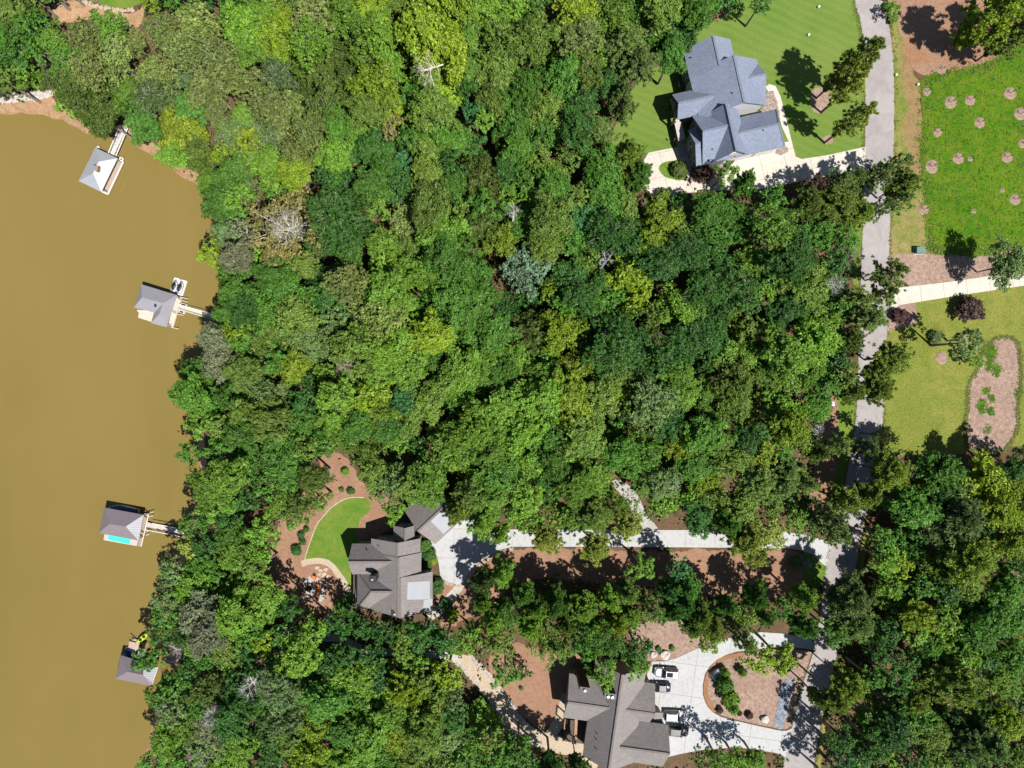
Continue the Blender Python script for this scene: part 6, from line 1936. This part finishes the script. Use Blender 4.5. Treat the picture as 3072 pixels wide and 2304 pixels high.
# ---- shrubs and beds
SHR = [  # tile, x, y, radius, colour, label
    ((1, 2), 440, 1185, 24, 'dg', 'round dark shrub in the straw bed beside the bright lawn, uppermost'), ((1, 2), 435, 1255, 27, 'dg', 'round dark shrub in the straw bed beside the bright lawn, second down'),
    ((1, 2), 393, 1302, 31, 'dg', 'dark shrub in the straw bed beside the bright lawn, third down'), ((1, 2), 402, 1362, 30, 'dg', 'dark shrub in the straw bed beside the bright lawn, fourth down'),
    ((1, 2), 350, 1440, 48, 'dg', 'widest dark shrub in the straw bed, nearest the stone walk'), ((1, 2), 740, 915, 22, 'mg', 'small shrub in the clay bed at the top of the bright lawn'),
    ((1, 2), 820, 925, 32, 'dg', 'larger dark shrub in the clay bed at the top of the bright lawn'), ((1, 2), 770, 755, 36, 'lg', 'low spreading plant in the clay clearing above the bright lawn'),
    ((1, 2), 1460, 1400, 55, 'mg', 'green shrub in the entry bed nearest the angled garage wing'), ((1, 2), 1495, 1470, 55, 'dg', 'dark shrub in the middle of the taupe house entry bed'),
    ((1, 2), 1530, 1525, 40, 'ye', 'golden shrub in the taupe house entry bed'), ((1, 2), 1470, 1570, 52, 'dg', 'dark shrub below the golden shrub in the entry bed'),
    ((1, 3), 1570, 90, 62, 'dg', 'dark shrub at the rounded end of the court driveway'), ((1, 3), 1690, 350, 62, 'li', 'lime green shrub below the entry walk'),
    ((1, 3), 1640, 250, 50, 'dg', 'dark shrub beside the leaning trunk below the entry walk'), ((2, 3), 1838, 830, 42, 'lg', 'slim fresh green shrub above the grey island boulder'),
    ((2, 3), 1835, 930, 75, 'mg', 'upper part of the tall green shrub clump on the mulch island'), ((2, 3), 1880, 1035, 72, 'lg', 'middle shrub of the tall green clump on the mulch island'),
    ((2, 3), 1905, 1140, 50, 'lg', 'lowest shrub of the tall green clump on the mulch island'), ((2, 3), 1990, 825, 42, 'og', 'olive shrub standing alone on the mulch island'),
    ((2, 3), 1798, 1160, 30, 'rd', 'dark maroon shrub nearest the island clay edging'), ((2, 3), 1968, 1190, 21, 'rd', 'smallest dark maroon shrub on the mulch island'),
    ((2, 3), 2050, 1205, 34, 'rd', 'largest dark maroon shrub on the mulch island'), ((2, 3), 1268, 635, 26, 'mg', 'round green shrub behind the forecourt boulders'),
    ((2, 3), 1385, 625, 24, 'lg', 'small green shrub at the orange bed above the forecourt'), ((2, 3), 1730, 1545, 22, 'li', 'tiny lime plant below the forecourt edge'),
    ((2, 3), 2120, 1600, 70, 'mg', 'green shrub at the lower verge near the road foot'), ((2, 3), 1980, 1640, 60, 'dg', 'dark shrub below the front driveway'),
    ((2, 0), 1450, 1470, 75, 'do', 'dark shrub at the tip of the oval front lawn'), ((2, 0), 1650, 1500, 85, 'mr', 'purplish bare shrub in the pebble bed beside the house driveway'),
    ((2, 3), 80, 970, 18, 'mg', 'tiny plant in the straw clearing west of the brown grey house'), ((3, 2), 380, 1560, 10, 'mg', 'tiny plant on the small lawn by the court driveway mouth'),
    ((3, 1), 1450, 1250, 55, 'gg', 'small grey green shrub beside the tree ring on the pale lawn'), ((0, 0), 810, 100, 24, 'dg', 'dark shrub in the clay below the back lawn'),
    ((3, 0), 1035, 60, 40, 'lg', 'upper roadside bush at the mulch bed edge'), ((3, 0), 1085, 160, 45, 'og', 'lower roadside bush at the mulch bed edge'),
    ((1, 3), 760, 260, 85, 'mg', 'green bush at the lower corner of the bright lawn'), ((1, 3), 1000, 500, 50, 'dg', 'dark bush between the taupe house and the woodland path'),
    ((1, 3), 840, 340, 45, 'dg', 'dark bush hugging the taupe house deck corner'), ((1, 3), 1560, 520, 60, 'mg', 'green bush above the woodland path end'),
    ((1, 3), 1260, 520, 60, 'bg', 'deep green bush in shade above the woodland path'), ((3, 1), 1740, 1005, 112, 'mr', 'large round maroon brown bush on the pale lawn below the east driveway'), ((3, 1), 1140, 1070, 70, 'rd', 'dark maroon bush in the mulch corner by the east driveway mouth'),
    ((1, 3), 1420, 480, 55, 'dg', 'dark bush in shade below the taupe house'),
]
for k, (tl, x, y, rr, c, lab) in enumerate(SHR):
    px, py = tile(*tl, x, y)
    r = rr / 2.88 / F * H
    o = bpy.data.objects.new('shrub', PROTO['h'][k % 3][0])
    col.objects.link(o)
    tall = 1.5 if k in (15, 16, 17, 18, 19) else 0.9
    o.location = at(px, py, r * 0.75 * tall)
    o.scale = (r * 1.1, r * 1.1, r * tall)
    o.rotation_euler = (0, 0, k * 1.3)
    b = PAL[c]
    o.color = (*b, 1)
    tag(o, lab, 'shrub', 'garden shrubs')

for px, py, s, c, lab in ((2386, 1686, 1.9, 'dg', 'spiky dark yucca in the straw bed at the court driveway mouth'), (2421, 1692, 1.6, 'wt', 'spiky pale bluish agave beside the small bright lawn')):
    rng = np.random.default_rng(int(px))
    n = 60
    a = rng.uniform(0, 6.28, n)
    el = rng.uniform(0.1, 1.2, n)
    d_ = np.stack([np.cos(a) * np.cos(el), np.sin(a) * np.cos(el), np.sin(el)], 1)
    nn = np.cross(d_, np.cross(d_, np.array([0, 0, 1.0]) + 0.01))
    nn[:, 2] = np.abs(nn[:, 2]) + 0.1
    t = np.full((n, 3), 0.5)
    t[:, 1:] = 0
    me = leaf_mesh('spiky_plant', d_ * 0.5, nn, np.full(n, 0.5), t, M['needle'], aspect=0.10, spin=np.cross(d_, nn), rng=rng)
    o = link('spiky_plant', me)
    o.location = at(px, py, 0.1)
    o.scale = (s, s, s * 0.8)
    o.color = (*PAL[c], 1)
    tag(o, lab, 'plant', 'spiky plants')

# ---- mulch rings with saplings on the meadow
RINGS = [((3, 0), 1370, 795, 36), ((3, 0), 1578, 885, 56), ((3, 0), 1745, 866, 47), ((3, 0), 2092, 805, 54), ((3, 0), 2178, 985, 52), ((3, 0), 1830, 1060, 46), ((3, 0), 1464, 1146, 38), ((3, 0), 2205, 1240, 42),
         ((3, 0), 2065, 1360, 48), ((3, 0), 1745, 1375, 23), ((3, 0), 1645, 1368, 48), ((3, 0), 1415, 1440, 57), ((3, 0), 1500, 602, 44), ((3, 0), 2025, 1645, 22), ((3, 1), 1345, 152, 48), ((3, 1), 1775, 167, 22), ((3, 1), 2135, 65, 46), ((3, 1), 1500, 1435, 52)]
RLAB = ['small mulch ring next to the white post on the verge', 'large mulch ring, western one of the upper pair', 'mid-sized mulch ring, eastern one of the upper pair', 'large double mulch ring near the upper far corner of the meadow',
        'large mulch ring below the double ring at the far side', 'mid-sized reddish mulch ring in the middle of the meadow', 'mulch ring beside the clay strip, between verge and middle ring', 'mulch ring cut by the picture edge above the lower pair',
        'mulch ring at the far side, above the short tuft', 'smallest mulch ring, touching the larger ring beside it', 'mulch ring with the smallest ring at its side', 'largest mulch ring, lowest on the verge side of the meadow',
        'greyish mulch ring at the clay edge of the upper bed', 'tiny mulch ring low on the meadow, towards the far side', 'mulch ring nearest the green utility cabinet side of the clay strip', 'tiny pinkish mulch ring in the lower meadow',
        'mulch ring at the lower far side beside a tree shadow', 'bare mulch ring around the leaning small tree on the pale lawn']
srng = np.random.default_rng(8)
n = 46
sd_ = srng.normal(size=(n, 3))
sd_ /= np.linalg.norm(sd_, axis=1, keepdims=True)
st = np.full((n, 3), 0.45)
st[:, 1:] = 0.05
SAP = leaf_mesh('sapling_leaves', sd_ * srng.uniform(0.3, 1, n)[:, None], srng.normal(size=(n, 3)) + np.array([0, 0, 0.6]), srng.uniform(0.14, 0.26, n), st, M['leaf'], rng=srng)
for k, (tl, x, y, rr) in enumerate(RINGS):
    px, py = tile(*tl, x, y)
    rng = random.Random(500 + k)
    r = rr / 2.88 / F * H
    root = thing('mulch_ring', RLAB[k], 'mulch ring', at(px, py, 0.02), 0, 'mulch rings on the meadow')
    mb = MB()
    rings = [[(r * f * (1 + 0.07 * math.sin(3 * a + k) + rng.uniform(-.05, .05)) * math.cos(a), r * f * (1 + 0.07 * math.sin(2 * a + k)) * math.sin(a), z) for a in [i * 2 * math.pi / 22 for i in range(22)]] for f, z in ((1.0, 0.0), (0.85, 0.07), (0.4, 0.12))]
    mb.loft(rings)
    mb.build('mulch', M['mulch'], root)
    if k == 17:
        continue
    h_ = rng.uniform(0.8, 1.5) if rr > 30 else 0.5
    MB().tube([(0, 0, 0.05), (0.04, 0.02, h_)], [0.07, 0.03], 6).build('stem', M['wood_dark'], root)
    sl = link('sapling_leaves', SAP, root)
    sl.location = (0.05, 0, h_)
    q = min(0.62, 0.28 * r)
    sl.scale = (q, q, q)
    sl.color = (0.05, 0.06, 0.03, 1)

# ---- undergrowth below the canopy
urng = np.random.default_rng(12)
P_, N_, S_s, T_ = [], [], [], []
cnt = 0
ur = random.Random(3)
while cnt < 9500:
    px, py = ur.uniform(-60, 3130), ur.uniform(-60, 2360)
    cnt += 1
    if is_open(px, py, 4):
        continue
    p = at(px, py, 0)
    n = 12
    r = ur.uniform(0.5, 1.7)
    d_ = urng.normal(size=(n, 3))
    d_[:, 2] = np.abs(d_[:, 2])
    P_.append(np.array([p.x, p.y, 0.1]) + d_ * r * np.array([0.6, 0.6, 0.55]))
    N_.append(urng.normal(size=(n, 3)) * 0.5 + np.array([0, 0, 1]))
    S_s.append(urng.uniform(0.16, 0.42, n))
    t = np.zeros((n, 3))
    t[:, 0] = np.clip(urng.normal(0.5, 0.2, n), 0, 1)
    t[:, 1] = np.clip(urng.normal(0.2, 0.2), 0, 1)
    T_.append(t)
me = leaf_mesh('undergrowth', np.concatenate(P_), np.concatenate(N_), np.concatenate(S_s), np.concatenate(T_), M['leaf'], rng=urng)
o = link('undergrowth', me, kind='stuff')
o.color = (0.06, 0.11, 0.02, 1)

# ---- grass tufts: on the meadow, along ragged bed edges and where weeds grow
grng = np.random.default_rng(21)
gr = random.Random(21)
spots = []
RC = [(*tile(*q[0], q[1], q[2]), q[3] / 2.88) for q in RINGS]
MEADOW = [(2775, 250), (2860, 210), (2950, 205), (3010, 165), (3072, 130), (3072, 755), (2960, 758), (2830, 750), (2795, 740), (2785, 640), (2770, 520), (2768, 420)]
while len(spots) < 1700:
    x, y = gr.uniform(2755, 3080), gr.uniform(100, 775)
    if inside(MEADOW, x, y):
        if min(math.hypot(x - a_, y - b_) - c_ for a_, b_, c_ in RC) > 1:
            spots.append((x, y, gr.uniform(0.10, 0.26), 0))
for k in range(900):
    i = gr.randrange(len(MEADOW))
    a, b = MEADOW[i], MEADOW[(i + 1) % len(MEADOW)]
    t = gr.random()
    spots.append((a[0] + (b[0] - a[0]) * t + gr.gauss(-3, 9), a[1] + (b[1] - a[1]) * t + gr.gauss(0, 9), gr.uniform(0.12, 0.35), gr.choice((0, 1))))
for (x, y, a, b, n) in ((2968, 1055, 22, 24, 60), (2966, 1096, 12, 16, 26), (2990, 1110, 14, 18, 26), (2945, 1220, 14, 20, 30), (2972, 1232, 12, 14, 24), (2976, 1196, 10, 11, 16), (3056, 1180, 12, 14, 22), (2958, 1172, 12, 10, 14), (2962, 1290, 10, 12, 20)):
    for k in range(n * 2):
        q = gr.uniform(0, 6.28)
        w = gr.random() ** 0.6 * 1.25
        spots.append((x + a * w * math.cos(q), y + b * w * math.sin(q), gr.uniform(0.10, 0.26), 0))
for line in (road_l, road_r):
    for k in range(800):
        i = gr.randrange(8, len(line) - 8)
        s_ = -1 if line is road_l else 1
        p = line[i].lerp(line[i + 1], gr.random())
        spots.append((p.x + s_ * abs(gr.gauss(0, 5)), p.y, gr.uniform(0.1, 0.26), gr.choice((1, 1, 0))))
for k in range(1500):                                   # bed edges on the pale and mown lawns
    x, y = SAND[gr.randrange(len(SAND))]
    spots.append((x + gr.gauss(0, 3), y + gr.gauss(0, 3), gr.uniform(0.1, 0.28), gr.choice((1, 2))))
cs, ns, ss, ts = [], [], [], []
for x, y, s_, c in spots:
    p = at(x, y, 0.03)
    n = 5
    d_ = grng.normal(size=(n, 3))
    d_[:, 2] = np.abs(d_[:, 2]) * 0.3
    cs.append(np.array(p) + d_ * s_ * 0.7)
    ns.append(grng.normal(size=(n, 3)) * 0.35 + np.array([0, 0, 1]))
    ss.append(s_ * grng.uniform(0.4, 0.9, n))
    base = ((0.06, 0.15, 0.006), (0.16, 0.16, 0.04), (0.14, 0.165, 0.03))[c]
    ts.append(np.array(base)[None, :] * grng.uniform(0.6, 1.35, (n, 1)))
me = leaf_mesh('grass_tufts', np.concatenate(cs), np.concatenate(ns), np.concatenate(ss), np.concatenate(ts), M['leaf_mass'], aspect=0.35, rng=grng)
me.color_attributes['tint'].name = 'leaf_colour'
link('grass_tufts', me, kind='stuff')
